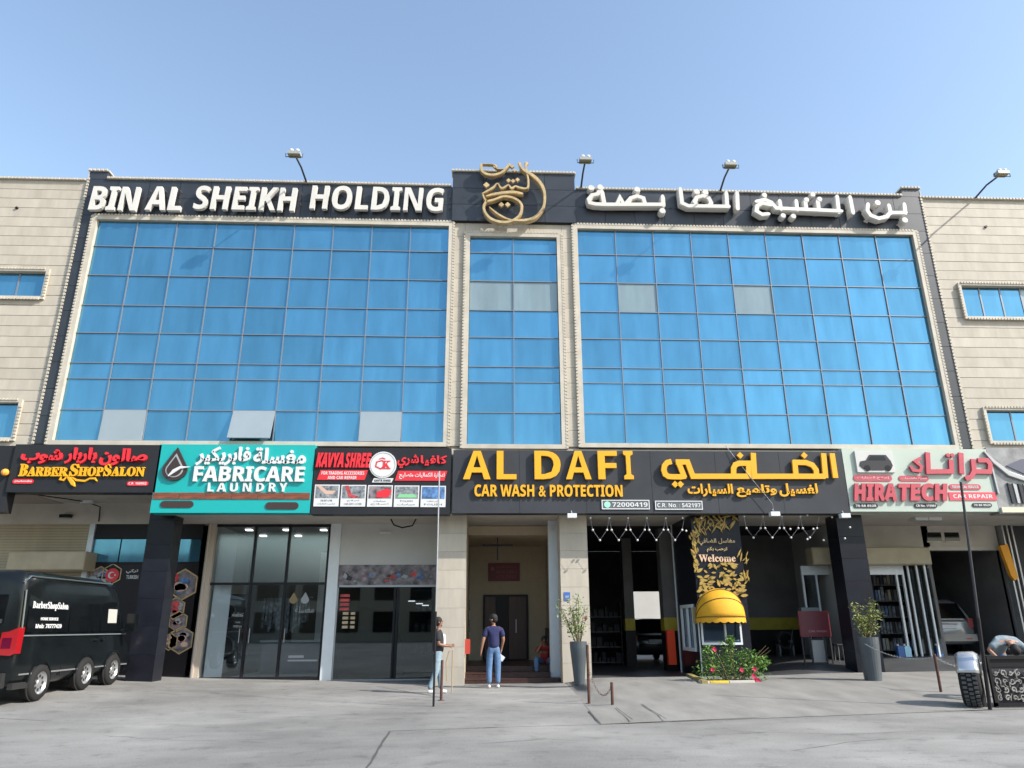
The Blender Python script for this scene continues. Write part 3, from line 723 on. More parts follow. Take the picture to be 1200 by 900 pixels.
MB().prism([(kx1+.1, 0), (kx1+2.0, 0), (kx1+2.0, .9), (kx1+1.8, 1.25), (kx1+1.3, 1.45), (kx1+.7, 1.45), (kx1+.25, 1.25), (kx1+.1, .9)], 3.0, 3.6).build('desk_front', dgrey, t); MB().box(kx1+.3, kx1+1.7, 3.1, 3.7, 1.452, 1.49).build('desk_top', int_grey, t)
t = thing('glass_display_shelf', 'display shelf with small goods deep inside the tinted shop', 'shelf', (kx1+2.8, 5.5, 0))
for k in range(4): MB().box(kx1+2.0, kx2+.4, 5.3, 5.8, .6+k*.7, .63+k*.7).build('shelf_board', int_grey, t)
for k in range(3):
    q = MB()
    for i in range(9): x = kx1+2.1+i*.22; q.box(x, x+.12, 5.35, 5.6, .64+k*.7, .64+k*.7+random.uniform(.2, .45))
    q.build('goods', picA, t)
for i, (px, py) in enumerate([(483, 705), (492, 708), (499, 710)]):
    c = W(px, py, 4.8); boxobj('ceiling_strip_lamp', M('lit_strip', (.9, .92, 1), emit=2) if i == 0 else bpy.data.materials['lit_strip'], c.x-.12, c.x+.1, 4.7, 4.8, c.z, c.z+.03, main)
for (px, py, sx_, m_) in [(404, 704, .14, picB), (406, 725, .12, M('decal_gold', (.4, .32, .2))), (412, 725, .1, bpy.data.materials.get('decal_gold'))]:
    c = W(px, py, YS); q = MB(); [q.box(c.x-sx_, c.x+sx_, YS-.004, YS-.001, c.z-.28+k*.13, c.z-.2+k*.13) for k in range(4)]; q.build('window_decal', m_ or picB, kg)
# things under the soffit: curved pipe, boxes
def soft_pipe(name, label, cat, pts, r, mat):
    return tag(MB().tube(pts, r, 6).build(name, mat), label, cat)
a = W(457, 608, .8); soft_pipe('bent_pipe', 'dark bent pipe hanging from the soffit above the white panel', 'pipe', [(a.x, 1, SOF), (a.x+.1, 1, SOF-.18), (a.x+.35, 1, SOF-.26), (a.x+.65, 1, SOF-.2), (a.x+.75, 1, SOF)], .022, black_m)
for i, (px, py, mt, lb) in enumerate([(78, 607, black_m, 'small dark floodlight on the beam under the barber sign'), (104, 583, white_m, 'small white square ceiling lamp under the barber sign')]):
    c = W(px, py, 1.6 if i else YS-.1); t = thing('wall_lamp', lb, 'lamp', c)
    z_ = 5.21 if i else c.z+.1
    q = MB().box(c.x-.17, c.x+.17, c.y-.12, c.y+.0, z_-.1, z_).build('lamp_body', mt, t); MB().box(c.x-.13, c.x+.13, c.y-.1, c.y-.02, z_-.115, z_-.102).build('lamp_glass', greyfig, t)
soft_pipe('ceiling_cable', 'dark cable running under the soffit to the shutter', 'cable', [W(45, 578, .3)+Vector((0, 0, -.05)), Vector((XX(75, 588, 1), 1, 5.17)), Vector((XX(100, 595, 1.6), 1.6, 5.17)), Vector((XX(114, 602, 2), 2.1, 5.1)), Vector((XX(113, 612, 2), 2.12, 4.65))], .018, black_m)
tag(boxobj('exit_sensor', white_m, *[W(452, 626, YS).x-.17, W(452, 626, YS).x+.17], YS-.1, YS-.045, 4.28, 4.34), 'small grey sensor box on the white panel beside the cream pillar', 'sensor')

# ------------------------------------------------------------------ wash bays: inner walls and columns
def banded(x0, x1, y0, y1, name='bay_column', z0b=None):
    o = MB().box(x0, x1, y0, y1, 1.75, SOF).build(name, int_grey, main)
    boxobj('yellow_band', yellow_band, x0-.004, x1+.004, y0-.004, y1+.004, 1.35, 1.75, o); boxobj('black_base', black_m, x0-.002, x1+.002, y0-.002, y1+.002, -.05, 1.349, o)
    return o
a, b = XX(776, 690, 3.2), XX(793, 690, 3.2); banded(a, b, 3.2, 3.7)
a, b = XX(731, 690, 6), XX(742, 690, 6); banded(a, b, 6, 6.4)
# wall dividing bay 2 from the accessory shop
f0, f1 = XX(862, 700, 5.2), XX(937, 700, 5.2); banded(f0, f1, 5.2, 5.45, 'bay_wall')
MB().box(f1-.05, f1+.18, 1.6, 5.5, 0, SOF).build('white_side_wall', wall_white, main)
# accessory shop
gy = 2.6
s0, s1 = f1+.18, XX(1094, 700, gy)
zb2, zt2 = W(1040, 663, gy).z, W(1040, 643, gy).z
MB().box(s0, s1+.2, gy, gy+.2, zt2, SOF).build('shop_upper_wall', soffit_m, main)
so_ = boxobj('shutter_housing', tan_m, XX(952, 650, gy-.5), XX(1091, 650, gy-.5), gy-.5, gy, zb2, zt2, main, .03)
q = MB()
for k in range(7): z = zb2+.04+k*(zt2-zb2-.06)/7; q.box(XX(953, 650, gy-.5)+.03, XX(1090, 650, gy-.5)-.03, gy-.512, gy-.499, z, z+.035)
q.build('housing_ribs', tan_m, so_)
xf = [XX(p, 720, gy) for p in (946, 962, 1001, 1058, 1066)]
q = MB(); zf0 = g(11, gy)
for x in xf: q.box(x-.03, x+.03, gy-.02, gy+.06, zf0, zb2)
q.box(xf[0], xf[-1], gy-.015, gy+.055, zb2-.28, zb2)
af = q.build('accessory_shop_frame', alu_white, main)
boxobj('shop_pane', shop_glass, xf[0]+.03, xf[1]-.03, gy+.01, gy+.02, zf0+.1, zb2-.3, af)
for i, px in enumerate((1071, 1079, 1086)):
    x = XX(px, 720, gy); dz = MB().box(x-.025, x+.025, gy-.1-i*.12, gy-.04-i*.12, zf0, zb2).build('folded_door_stile', alu_white, af)
    boxobj('shop_pane', shop_glass, x+.025, x+.15, gy-.08-i*.12, gy-.07-i*.12, zf0+.1, zb2-.1, af)
wallx(s0+.05, gy+.3, 8, int_grey); wallx(s1+.05, gy, 9, int_grey, SOF, .14)
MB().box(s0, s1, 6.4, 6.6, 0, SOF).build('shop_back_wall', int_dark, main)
sh = thing('goods_shelf', 'tall dark shelf of bottles inside the accessory shop', 'shelf', (XX(1045, 720, 4), 4, zf0))
a, b = XX(1027, 720, 4), XX(1068, 720, 4)
MB().box(a, a+.05, 4, 4.4, zf0, 3.5).box(b-.05, b, 4, 4.4, zf0, 3.5).build('shelf_side', black_m, sh)
for k in range(6):
    z = zf0+.15+k*.52; boxobj('shelf_board', int_grey, a+.05, b-.05, 4, 4.4, z, z+.03, sh)
    x = a+.1
    while x < b-.15:
        wd = random.uniform(.06, .11); h = random.uniform(.22, .36)
        boxobj('bottle', random.choice([dgrey, picC, greyfig, picA, picA, dgrey, int_grey, int_grey, tan_m]), x, x+round(wd, 2), 4.05, 4.2, z+.03, z+.03+round(h, 1)+.05, sh); x += wd+.03
for i, (px, m_, lb) in enumerate([(1058, blue_plastic, 'blue jerrycan standing by the shelf in the accessory shop'), (1066, M('pale_blue_plastic', (.3, .55, .7)), 'pale blue jerrycan by the folded shop doors'), (1103, blue_plastic, 'blue drum at the foot of the garage wall')]):
    c = W(px, 760, 2.3); t = thing('jerrycan', lb, 'jerrycan', (c.x, 2.3, zf0))
    MB().prism([(c.x-.1, zf0), (c.x+.1, zf0), (c.x+.1, zf0+.28), (c.x+.05, zf0+.34), (c.x-.08, zf0+.34), (c.x-.1, zf0+.28)], 2.4, 2.56).build('can_body', m_, t); MB().lathe([(0, .34), (.03, .34), (.03, .39), (0, .39)], c.x-.05, 2.48, zf0, 10).build('cap', white_m, t)
# third bay lintel with small windows
gx0, gx1 = s1+.12, XX(1181, 690, gy)
zl0, zl1 = W(1120, 645, gy).z, SOF
ln = MB().box(gx0, gx1, gy, gy+.2, zl0, zl1).build('garage_lintel', soffit_m, main)
for px in (1086, 1107): c = rect(px, 624, px+17, 634, gy); MB().box(c[0], c[1], gy-.01, gy-.001, c[2], c[3]).build('vent_window', dark_glass, ln); MB().box(c[0]-.03, c[1]+.03, gy-.03, gy-.011, c[2]-.05, c[2]).build('vent_sill', soffit_m, ln)
MB().box(gx0, gx1, gy-.06, gy, zl0, zl0+.12).build('lintel_trim', soffit_m, ln)
wallx(gx1+.12, gy, 9, int_grey, SOF, .2); MB().box(gx1+.02, XE, gy+.1, gy+.2, 0, SOF).build('glazed_wall', dgrey, main)
for k in range(3):
    x = gx1+.05+k*.16; MB().box(x, x+.05, gy-.25, gy+.0, 0, SOF).build('gate_rail', grey_metal, main)
p = W(1180, 660, gy-.3); t = thing('rolled_banner', 'orange cloth rolled up beside the garage opening', 'banner', (p.x, p.y, p.z-.5))
MB().prism([(p.x-.16, p.z+.55), (p.x+.1, p.z+.6), (p.x+.22, p.z-.45), (p.x+.1, p.z-.55), (p.x, p.z-.4)], p.y-.08, p.y+.05).build('cloth', orange_m, t)
# lamps under soffit on the right
for i, (px, mt) in enumerate([(1079, white_m), (1095, white_m)]):
    c = W(px, 606, .6); t = thing('canopy_lamp', ['left white square lamp under the car repair sign', 'right white square lamp under the car repair sign'][i], 'lamp', (c.x, .8, SOF), group='lamps under the car repair sign')
    MB().box(c.x-.2, c.x+.2, .55, .95, SOF-.09, SOF-.002).build('lamp_body', mt, t); MB().box(c.x-.16, c.x+.16, .59, .91, SOF-.1, SOF-.091).build('lamp_diffuser', greyfig, t)
for i, (px, lb) in enumerate([(670, 'white floodlight under the black sign above the cream pillar'), (907, 'white hanging floodlight on wires below the yellow lettering'), (989, 'pale floodlight at the top of the black pillar behind the planter')]):
    c = W(px, 603 if i != 1 else 601, -.5); t = thing('sign_floodlight', lb, 'floodlight', c)
    MB().box(c.x-.13, c.x+.13, -.62, -.44, c.z-.1, c.z+.02).build('lamp_head', alu_white, t); MB().tube([(c.x, -.5, c.z), (c.x, -.4, c.z+.12)], .02).build('bracket', grey_metal, t)

# ------------------------------------------------------------------ signs
SY = -.42
def signbox(name, label, px, mat, cat='shop sign', Y=SY, back=-.001, th=None):
    a, b, c, d = rect(*px, Y); t = thing(name, label, cat, ((a+b)/2, back, c))
    MB().box(a, b, Y, back, c, d).build('sign_panel', mat, t); t['r'] = (a, b, c, d); del t['r']
    return t, (a, b, c, d)
def PR(x0, y0, x1, y1, Y=SY): return rect(x0, y0, x1, y1, Y)
# far left
t, r_ = signbox('shop_sign', 'plain dark sign at the left edge beside the barber sign', (-90, 522, 12, 600), signblack, Y=SY+.06)
c = W(9.5, 554, SY); MB().ball((c.x-.05, SY-.05, c.z), .1, 8).build('orange_lamp', M('orange_glow', (.9, .35, .05), .4), t)
t, r_ = signbox('shop_sign', 'black barber sign with red Arabic and yellow English lettering', (12.5, 521, 185.5, 577), signblack)
for wd, bx in [('صالون', (118, 526, 173, 546)), ('باربار', (78, 525, 114, 544)), ('شوب', (26, 527, 74, 544))]:
    lettering('arabic_word', ar(wd), PR(*bx), SY, .07, red_m, t, .035)
x = 23
for wd, x0, x1 in [('B', 24, 33), ('ARBER', 33.5, 80), ('S', 83, 93), ('HOP', 93, 122), ('S', 123, 131), ('ALON', 131.5, 170)]:
    big = len(wd) == 1
    lettering('letter', wd, PR(x0, 544 if big else 547.5, x1, 558.5), SY, .06, gold_m, t, .02, st='serif', split=not big)
q = MB()
sw = lambda pts: [((W(70+a, 558+b, SY)).x, (W(70+a, 558+b, SY)).z) for a, b in pts]
q.ribbon(sw([(3, 0), (1, 4), (5, 5), (9, 1), (7, -2), (12, 3), (16, 9), (18, 12)]), [.03, .05, .05, .05, .06, .10, .12, .03], SY-.05, SY)
q.ribbon(sw([(14, 1), (20, 5), (30, 6), (36, 3), (42, 3), (44, 6)]), [.03, .06, .06, .05, .06, .02], SY-.048, SY)
q.build('scroll_ornament', gold_m, t)
def pill(px, mat, text, tm, t, st='sans', Y=SY, lt=.02, off=0, rnd=True):
    a, b, c, d = rect(*px, Y); r = (d-c)/2*.98; pts = []
    for sx_, cx_ in ((1, b-r), (-1, a+r)):
        for k in range(7):
            an = R(-90+180*k/6); pts.append((cx_+sx_*r*math.cos(an), (c+d)/2+sx_*r*math.sin(an)))
    if not rnd: pts = [(a, c), (b, c), (b+.0, d), (a+.0, d)]
    MB().prism(pts, Y-lt, Y).build('sign_plaque', mat, t)
    if text: lettering('plaque_text', text, (a+(b-a)*.08, b-(b-a)*.08, c+(d-c)*.26, d-(d-c)*.26), Y-lt, .006, tm, t, off, st=st, res=1)
pill((15, 561.5, 39.5, 567), red_m, '@barbersalon', white_m, t); pill((149, 564, 174, 569.5), red_m, 'C.R. 108882', white_m, t)
# laundry
t, r_ = signbox('shop_sign', 'turquoise laundry sign with white letters and a water drop', (181.5, 521, 366, 601), teal_m)
for wd, bx in [('مغسلة', (298, 525, 359, 544)), ('فابريكير', (231, 524, 294, 546))]: lettering('arabic_word', ar(wd), PR(*bx), SY, .07, white_m, t, .03)
lettering('letter', 'FABRICARE', PR(228, 547, 357, 565), SY, .08, white_m, t, .01, st='sans', split=True)
lettering('letter', 'L A U N D R Y', PR(244, 566, 337, 576.5), SY, .05, white_m, t, .008, st='sans', split=True)
c = W(206, 548, SY)
drop(c.x, c.z, .95, SY, M('drop_brown', (.035, .02, .018), .4), 'drop_emblem', t, .07)
drop(c.x, c.z-.02, .68, SY-.071, greyfig, 'drop_line', t, .012); drop(c.x, c.z-.03, .56, SY-.084, bpy.data.materials['drop_brown'], 'drop_core', t, .012)
q = MB(); q.ribbon([(c.x-.12, c.z-.25), (c.x, c.z-.12), (c.x+.16, c.z-.02), (c.x+.42, c.z-.0)], [.04, .1, .08, .02], SY-.12, SY-.097); q.build('wave_stroke', white_m, t)
wx = gl(r_[0]+.02, r_[1]-.02, 6); zz = PR(181, 577.5, 366, 585)
for i in range(6): boxobj('wood_tile', wood_m, wx[i]+.008, wx[i+1]-.008, SY-.02, SY-.001, zz[2], zz[3], t)
for bx in ((188, 587, 227, 595), (311, 588.5, 350, 597)): pill(bx, M('plaque_brown', (.04, .022, .018), .5), None, None, t)
# kavya
t, r_ = signbox('shop_sign', 'black car accessories sign with red lettering and five pictures', (366.8, 525, 528, 602.5), signblack)
lettering('letter', 'KAVYA', PR(371, 531, 403, 548), SY, .06, red_m, t, .03, st='ital', split=True); lettering('letter', 'SHREE', PR(405, 531, 435, 548.5), SY, .06, red_m, t, .03, st='ital', split=True)
for wd, bx in [('كافيا', (493, 534, 524, 546)), ('شري', (466, 533, 491, 549))]: lettering('arabic_word', ar(wd), PR(*bx), SY, .05, red_m, t, .03)
def para(px, sk, mat, nm, th=.02):
    a, b, c, d = PR(*px); MB().prism([(a, c), (b-sk, c), (b, d), (a+sk, d)], SY-th, SY).build(nm, mat, t)
para((372, 551, 431, 562.5), .08, red_m, 'red_strip'); para((463, 552, 524, 563.5), .08, red_m, 'red_strip'); para((436, 560.5, 461, 565.5), .05, white_m, 'white_strip')
lettering('strip_text', 'FOR TRADING ACCESSORIES', PR(377, 552.5, 427, 556.5), SY-.02, .006, white_m, t, st='sans', res=1); lettering('strip_text', 'AND CAR REPAIR', PR(384, 558, 418, 561.7), SY-.02, .006, white_m, t, st='sans', res=1)
lettering('strip_text', ar('لتجارة الكماليات وتصليح'), PR(468, 554, 521, 561.5), SY-.02, .006, white_m, t, .02, res=1); lettering('strip_text', 'KAVYA SHREE', PR(439, 562, 458, 564.6), SY-.02, .006, signblack, t, st='sans', res=1)
c = W(449, 545, SY); MB().disc(c.x, c.z, .385, SY-.04, SY, 32).build('logo_disc', white_m, t); MB().ring(c.x, c.z, .34, .355, SY-.046, SY-.04, 32).build('logo_ring', greyfig, t)
lettering('logo_letters', 'K', (c.x-.02, c.x+.22, c.z-.12, c.z+.12), SY-.04, .012, red_m, t, .02, st='serif')
q = MB(); q.ribbon([(c.x-.02, c.z+.13), (c.x-.18, c.z+.08), (c.x-.2, c.z-.05), (c.x-.05, c.z-.12), (c.x+.03, c.z-.02)], .035, SY-.05, SY-.04); q.ribbon([(c.x-.1, c.z+.17), (c.x-.02, c.z+.2), (c.x+.05, c.z+.17)], .03, SY-.05, SY-.04)
q.build('logo_stroke', red_m, t)
for i in range(5):
    x0 = 368+i*31.2; a, b, c_, d = PR(x0+.3, 568+i*.35, x0+29.5, 593.5+i*.2)
    o = MB().box(a, b, SY-.015, SY, c_, d).build('picture_card', white_m, t)
    MB().box(a+.03, b-.03, SY-.018, SY-.0151, c_+.23, d-.03).build('picture', [picA, picA, picE, picA, picC][i], o)
    w_ = b-a; h_ = d-c_-.26
    shp = MB(); z0 = c_+.24
    if i == 0: shp.prism([(a+.04, z0+.35), (a+.14, z0+.36), (a+.35, z0+.2), (a+.6, z0+.2), (a+.5, z0+.1), (a+.3, z0+.1)], SY-.022, SY-.018)
    if i == 1: shp.prism([(a+.1, z0+.35), (a+.2, z0+.35), (a+.3, z0+.1), (a+.5, z0+.05), (a+.45, z0+.0), (a+.22, z0+.02)], SY-.022, SY-.018)
    if i == 2: shp.prism([(a+.25, z0+.02), (a+.58, z0+.02), (a+.68, z0+.2), (a+.55, z0+.28), (a+.26, z0+.18)], SY-.022, SY-.018)
    if i == 3: shp.prism([(a+.08, z0+.02), (a+.66, z0+.02), (a+.56, z0+.12), (a+.15, z0+.12)], SY-.022, SY-.018)
    if i == 4: shp.prism([(a+.05, z0+.05), (a+.35, z0+.02), (a+.55, z0+.1), (a+.4, z0+.2), (a+.1, z0+.18)], SY-.022, SY-.018)
    shp.build('picture_shape', [picD, picB, red_m, picG, picC][i], o)
    for k in range(2): lettering('caption', [ar('تركيب كماليات'), 'CAR SEAT COVER', ar('اصلاح'), ar('حساسات'), 'POLISH'][(i+k) % 5], (a+.1+k*.08, b-.1-k*.08, c_+.045+k*.09, c_+.10+k*.09), SY-.015, .003, dgrey, o, res=1)
# al dafi
t, r_ = signbox('shop_sign', 'wide charcoal car wash sign with large yellow letters in two scripts', (530.5, 528.5, 991, 601.5), aldafi_m)
for i in range(1, 6):
    x = r_[0]+(r_[1]-r_[0])*i/6; MB().box(x-.004, x+.004, SY-.003, SY, r_[2], r_[3]).build('panel_seam', signblack, t)
for wd, x0, x1 in [('A', 543, 575), ('L', 582, 605), ('D', 626, 656.5), ('A', 662.5, 692), ('F', 700, 722.5), ('I', 730, 741)]:
    lettering('letter', wd, PR(x0, 529.5, x1, 562.5), SY-.04, .09, gold_m, t, .0, st='sans')
lettering('letter', 'CAR WASH & PROTECTION', PR(556, 568.5, 729, 582.5), SY-.03, .05, gold_m, t, .012, st='sans', split=True)
def kz(pts, s_=4.8, ox=750, oy=520, Y=SY): return [((W(ox+a/s_, oy+b/s_, Y)).x, (W(ox+a/s_, oy+b/s_, Y)).z) for a, b in pts]
q = MB(); wd = .158; yy = SY-.12
strokes = [([(172, 104), (148, 110), (133, 128), (129, 152), (137, 176), (155, 188), (178, 190), (225, 190), (252, 186)]), ([(246, 196), (208, 100)]), ([(196, 107), (262, 107), (292, 187), (612, 187)]),
           ([(520, 186), (520, 142), (530, 122), (552, 114), (604, 114), (606, 196)]), ([(630, 56), (637, 187), (1034, 187)]), ([(870, 186), (862, 98)]), ([(852, 108), (925, 110), (962, 124), (982, 150), (986, 186)]), ([(1024, 58), (1036, 196)]), ([(1072, 58), (1092, 196)])]
for i, s_ in enumerate(strokes): q.ribbon(kz(s_), wd, yy+i*.0015, SY-.04, round_=False)
for a, b in [(192, 232), (222, 232), (556, 70), (915, 70)]: c = kz([(a, b)])[0]; q.prism([(c[0]-.1, c[1]), (c[0], c[1]-.1), (c[0]+.1, c[1]), (c[0], c[1]+.1)], yy, SY-.04)
q.build('arabic_word', gold_m, t)
for wd_, bx in [('لغسيل', (912, 567, 957, 582.5)), ('وتلميع', (862, 568, 909, 583)), ('السيارات', (805, 567.5, 858, 582.5))]: lettering('arabic_word', ar(wd_), PR(*bx), SY-.03, .05, gold_m, t, .03)
def frame_plaque(px, text, icon=None):
    a, b, c, d = PR(*px); MB().box(a, b, SY-.02, SY, c, d).build('plaque', M('plaque_grey', (.10, .11, .12), .5), t)
    MB().box(a, b, SY-.03, SY-.02, d-.025, d).box(a, b, SY-.03, SY-.02, c, c+.025).box(a, a+.025, SY-.03, SY-.02, c+.025, d-.025).box(b-.025, b, SY-.03, SY-.02, c+.025, d-.025).build('plaque_border', white_m, t)
    o = .3 if icon else .06
    lettering('plaque_text', text, (a+o, b-.06, c+.07, d-.07), SY-.02, .01, white_m, t, st='sans')
    if icon: MB().disc(a+.16, (c+d)/2, .09, SY-.03, SY-.021, 16).build('phone_icon', M('mint_green', (.3, .75, .5)), t)
frame_plaque((705, 586, 761, 597), '72000419', True); frame_plaque((767.5, 587, 823, 597.5), 'C.R. No. : 542197')
# hira tech
t, r_ = signbox('shop_sign', 'pale mint car repair sign with faded red letters and a dark car picture', (991.5, 526, 1163, 599.5), mint_m)
lettering('letter', 'HIRA', PR(998, 567, 1048, 587.5), SY-.02, .07, pink_m, t, .03, st='ital', split=True); lettering('letter', 'TECH', PR(1052, 567, 1110, 587.5), SY-.02, .07, pink_m, t, .03, st='ital', split=True)
hq = MB(); hs = 6.0
hk = lambda pts: kz(pts, 6.0, 980, 520)
for i, (pts, wv) in enumerate([([(585, 105), (545, 128), (590, 165), (580, 195), (530, 190), (512, 160)], .09), ([(632, 65), (638, 200), (800, 198), (795, 115)], .14), ([(865, 68), (872, 215)], .15), ([(950, 112), (958, 195), (940, 235), (898, 250)], .14), ([(985, 120), (1050, 120), (1072, 150), (1068, 200), (958, 198)], .14)]): hq.ribbon(hk(pts), wv, SY-.09+i*.0015, SY-.02, round_=False)
for a, b in [(775, 85), (805, 85)]: c = hk([(a, b)])[0]; hq.disc(c[0], c[1], .06, SY-.09, SY-.02, 10)
hq.build('arabic_word', pink_m, t)
a, b, c_, d = PR(1002, 529, 1046, 554); MB().box(a, b, SY-.07, SY, c_, d).build('car_picture_board', wall_white, t)
MB().prism([(a+.08, c_+.2), (a+.18, c_+.1), (a+.3, c_+.06), (a+.75, c_+.06), (a+1.02, c_+.1), (a+1.08, c_+.2), (a+1.04, c_+.34), (a+.92, c_+.52), (a+.42, c_+.52), (a+.3, c_+.36), (a+.12, c_+.32)], SY-.085, SY-.07).build('car_picture', dgrey, t)
MB().prism([(a+.36, c_+.36), (a+.9, c_+.36), (a+.86, c_+.48), (a+.46, c_+.48)], SY-.09, SY-.085).build('car_picture_glass', dark_glass, t)
q = MB()
for x in (.3, .92): q.disc(a+x, c_+.12, .09, SY-.092, SY-.086, 14)
q.build('car_picture_wheels', black_m, t)
pill((1000, 556.5, 1045, 564), pink_m, ar('إصلاح السيارات'), white_m, t, st=''); pill((1053, 557.5, 1088, 564), pink_m, ar('الفنية والخدمات'), white_m, t, st='')
pill((1112, 567.5, 1149, 574), pink_m, 'TECHNICAL SERVICE', white_m, t); pill((1112, 577, 1167, 586.5), M('bright_red_strip', (.68, .07, .10), .4), 'CAR REPAIR', white_m, t, rnd=False)
for bx, tx in [((1000, 590, 1028.5, 595.5), '70 88 8528'), ((1071, 590, 1098, 595.5), 'CR No. 119981'), ((1139, 589.5, 1162, 594.5), '70 88 8529')]: pill(bx, dgrey, tx, white_m, t)
# neighbouring sign with a silver car front in relief
t, r_ = signbox('shop_sign', 'silver sign panel with a car front picture at the right edge', (1163.5, 525, 1290, 602), M('silver_print', (.26, .26, .26), .4, noise_amt=.5, scale=2.5), Y=SY)
a, b, c_, d = r_
q = MB(); q.ribbon([(a-.1, d-.15), (a+.12, d-.45), (a+.5, d-.8), (a+1.2, d-1.05), (a+2.4, d-1.1)], [.06, .12, .16, .14, .1], SY-.08, SY); q.ribbon([(a+.02, d-.3), (a+.06, c_+.6)], .06, SY-.06, SY)
q.build('bonnet_edge', grey_metal, t)
MB().prism([(a+.5, d-.55), (a+1.0, d-.35), (a+3, d-.3), (a+3, d-.9), (a+1.2, d-.9)], SY-.03, SY).build('windscreen_print', M('blue_grey_print', (.10, .10, .14), .3), t)
for k in range(9): MB().prism([(a+.42+k*.16, c_+.3), (a+.5+k*.16, c_+.3), (a+.5+k*.16, c_+.85-k*.01), (a+.40+k*.16, c_+.9-k*.01)], SY-.05, SY).build('grille_bar', [dgrey, grey_metal][k % 2], t)
MB().box(a+.05, a+.9, SY-.06, SY, c_+.03, c_+.18).build('number_plate', M('plate_cream', (.6, .57, .42)), t)

# ------------------------------------------------------------------ roof lettering
RY = -.34
t = thing('roof_lettering', 'white three-dimensional English letters on the black band, left of the emblem', 'lettering', (-7, -.02, 14.4))
rk = M('letter_bracket', (.12, .09, .06), .6)
for wd, x0, x1 in [('BIN', 105.5, 162), ('AL', 171.5, 213), ('SHEIKH', 227.5, 347), ('HOLDING', 363.5, 520)]:
    lettering('letter', wd, rect(x0, 218.5, x1, 246, -.25), -.12, .13, white_letter, t, .004, st='sans', slant=.06, split=True)
q = MB()
for i in range(24): x = -11.9+i*.485; q.box(x, x+.02, -.14, -.01, 14.6, 14.62); q.box(x, x+.02, -.14, -.01, 15.0, 15.02)
q.build('bracket', rk, t)
t = thing('roof_lettering', 'white three-dimensional Arabic lettering on the black band, right of the emblem', 'lettering', (8, -.02, 14.4))
rz_ = lambda pts: kz(pts, 3.0, 680, 205, RY)
WDT = .175
def word(strk, dots, dr=.12):
    q = MB()
    for i, s_ in enumerate(strk): q.ribbon(rz_(s_), WDT, RY+i*.002, -.10)
    for a, b in dots: c = rz_([(a, b)])[0]; q.lathe([(0, -.14), (dr*.8, -.14), (dr, -.08), (dr, .1), (0, .1)], c[0], RY+.14, c[1], 14, axis='y')
    q.build('arabic_word', white_letter, t)
word([[(64, 60), (62, 66), (42, 70), (30, 84), (34, 97), (50, 101), (82, 103), (290, 103)], [(76, 58), (84, 100)], [(132, 98), (140, 78), (152, 100)], [(162, 100), (178, 80), (200, 73), (222, 80), (228, 100)], [(290, 76), (292, 104)]], [(38, 44), (70, 42), (200, 50), (289, 125)])
word([[(352, 50), (358, 98), (380, 108), (520, 110)], [(412, 106), (402, 92), (410, 78), (432, 72), (452, 80), (460, 95), (455, 108)], [(514, 64), (517, 108)], [(552, 64), (554, 116)]], [(410, 58), (440, 60)])
word([[(622, 92), (650, 86), (672, 96), (690, 116), (916, 126)], [(668, 104), (640, 98), (622, 108), (620, 126), (640, 138), (660, 136)], [(702, 92), (706, 118)], [(760, 92), (764, 120)], [(792, 92), (796, 120)], [(836, 92), (840, 122)], [(904, 76), (910, 128)], [(950, 78), (960, 130)]], [(648, 70), (714, 142), (750, 144), (796, 86), (818, 68), (842, 84)], .105)
word([[(1012, 104), (1010, 124), (1022, 142), (1050, 152), (1078, 146), (1090, 132), (1142, 132)], [(1086, 108), (1092, 132)], [(1140, 104), (1144, 132)]], [(1046, 97), (1142, 158)])
q = MB()
for i in range(24): x = 3.4+i*.46; q.box(x, x+.02, -.14, -.01, 14.8, 14.82)
q.build('bracket', rk, t)
# gold emblem
t = thing('calligraphic_emblem', 'gold calligraphic emblem with a large ring on the raised centre of the parapet', 'emblem', (.9, -.12, 14.2))
ek = lambda pts: kz(pts, 10.0, 540, 180, -.4)
u = .0255
def est(name, pts, ws, k=0):
    P = ek(pts); sm = [];  sw_ = []
    V = [Vector(p) for p in P]
    for i in range(len(V)-1):
        p0, p1, p2, p3 = V[max(i-1, 0)], V[i], V[i+1], V[min(i+2, len(V)-1)]
        for s_ in range(4):
            f = s_/4; sm.append(.5*((2*p1)+(p2-p0)*f+(2*p0-5*p1+4*p2-p3)*f*f+(3*p1-p0-3*p2+p3)*f**3)); sw_.append((ws[i]*(1-f)+ws[i+1]*f)*u/10)
    sm.append(V[-1]); sw_.append(ws[-1]*u/10)
    MB().ribbon(sm, sw_, -.44+k*.004, -.26).build(name, letter_side, t)
est('ring_stroke', [(680, 110), (735, 195), (850, 265), (940, 360), (980, 470), (975, 600), (930, 690), (850, 760), (740, 785), (600, 785)], [25, 40, 55, 55, 40, 35, 40, 50, 45, 30])
est('bowl_stroke', [(300, 560), (268, 620), (290, 700), (360, 770), (480, 806), (600, 790), (690, 720), (714, 620), (680, 560), (600, 518), (500, 505), (400, 540), (310, 562)], [35, 35, 40, 45, 45, 40, 35, 40, 40, 40, 38, 40, 35], 1)
est('swoosh_stroke', [(335, 630), (420, 700), (520, 758), (610, 785)], [10, 32, 32, 20], 2)
est('tooth_stroke', [(255, 470), (330, 430), (385, 395), (430, 352), (475, 408), (530, 385), (560, 370), (595, 408), (640, 385), (690, 402), (780, 405), (790, 300), (765, 190), (765, 110)], [20, 38, 30, 18, 36, 30, 20, 38, 28, 36, 32, 28, 28, 30], 3)
est('bar_stroke', [(300, 500), (380, 478), (500, 460), (620, 452), (715, 470)], [20, 45, 50, 50, 40], 4)
est('link_stroke', [(258, 475), (275, 520), (300, 560)], [25, 25, 30], 5)
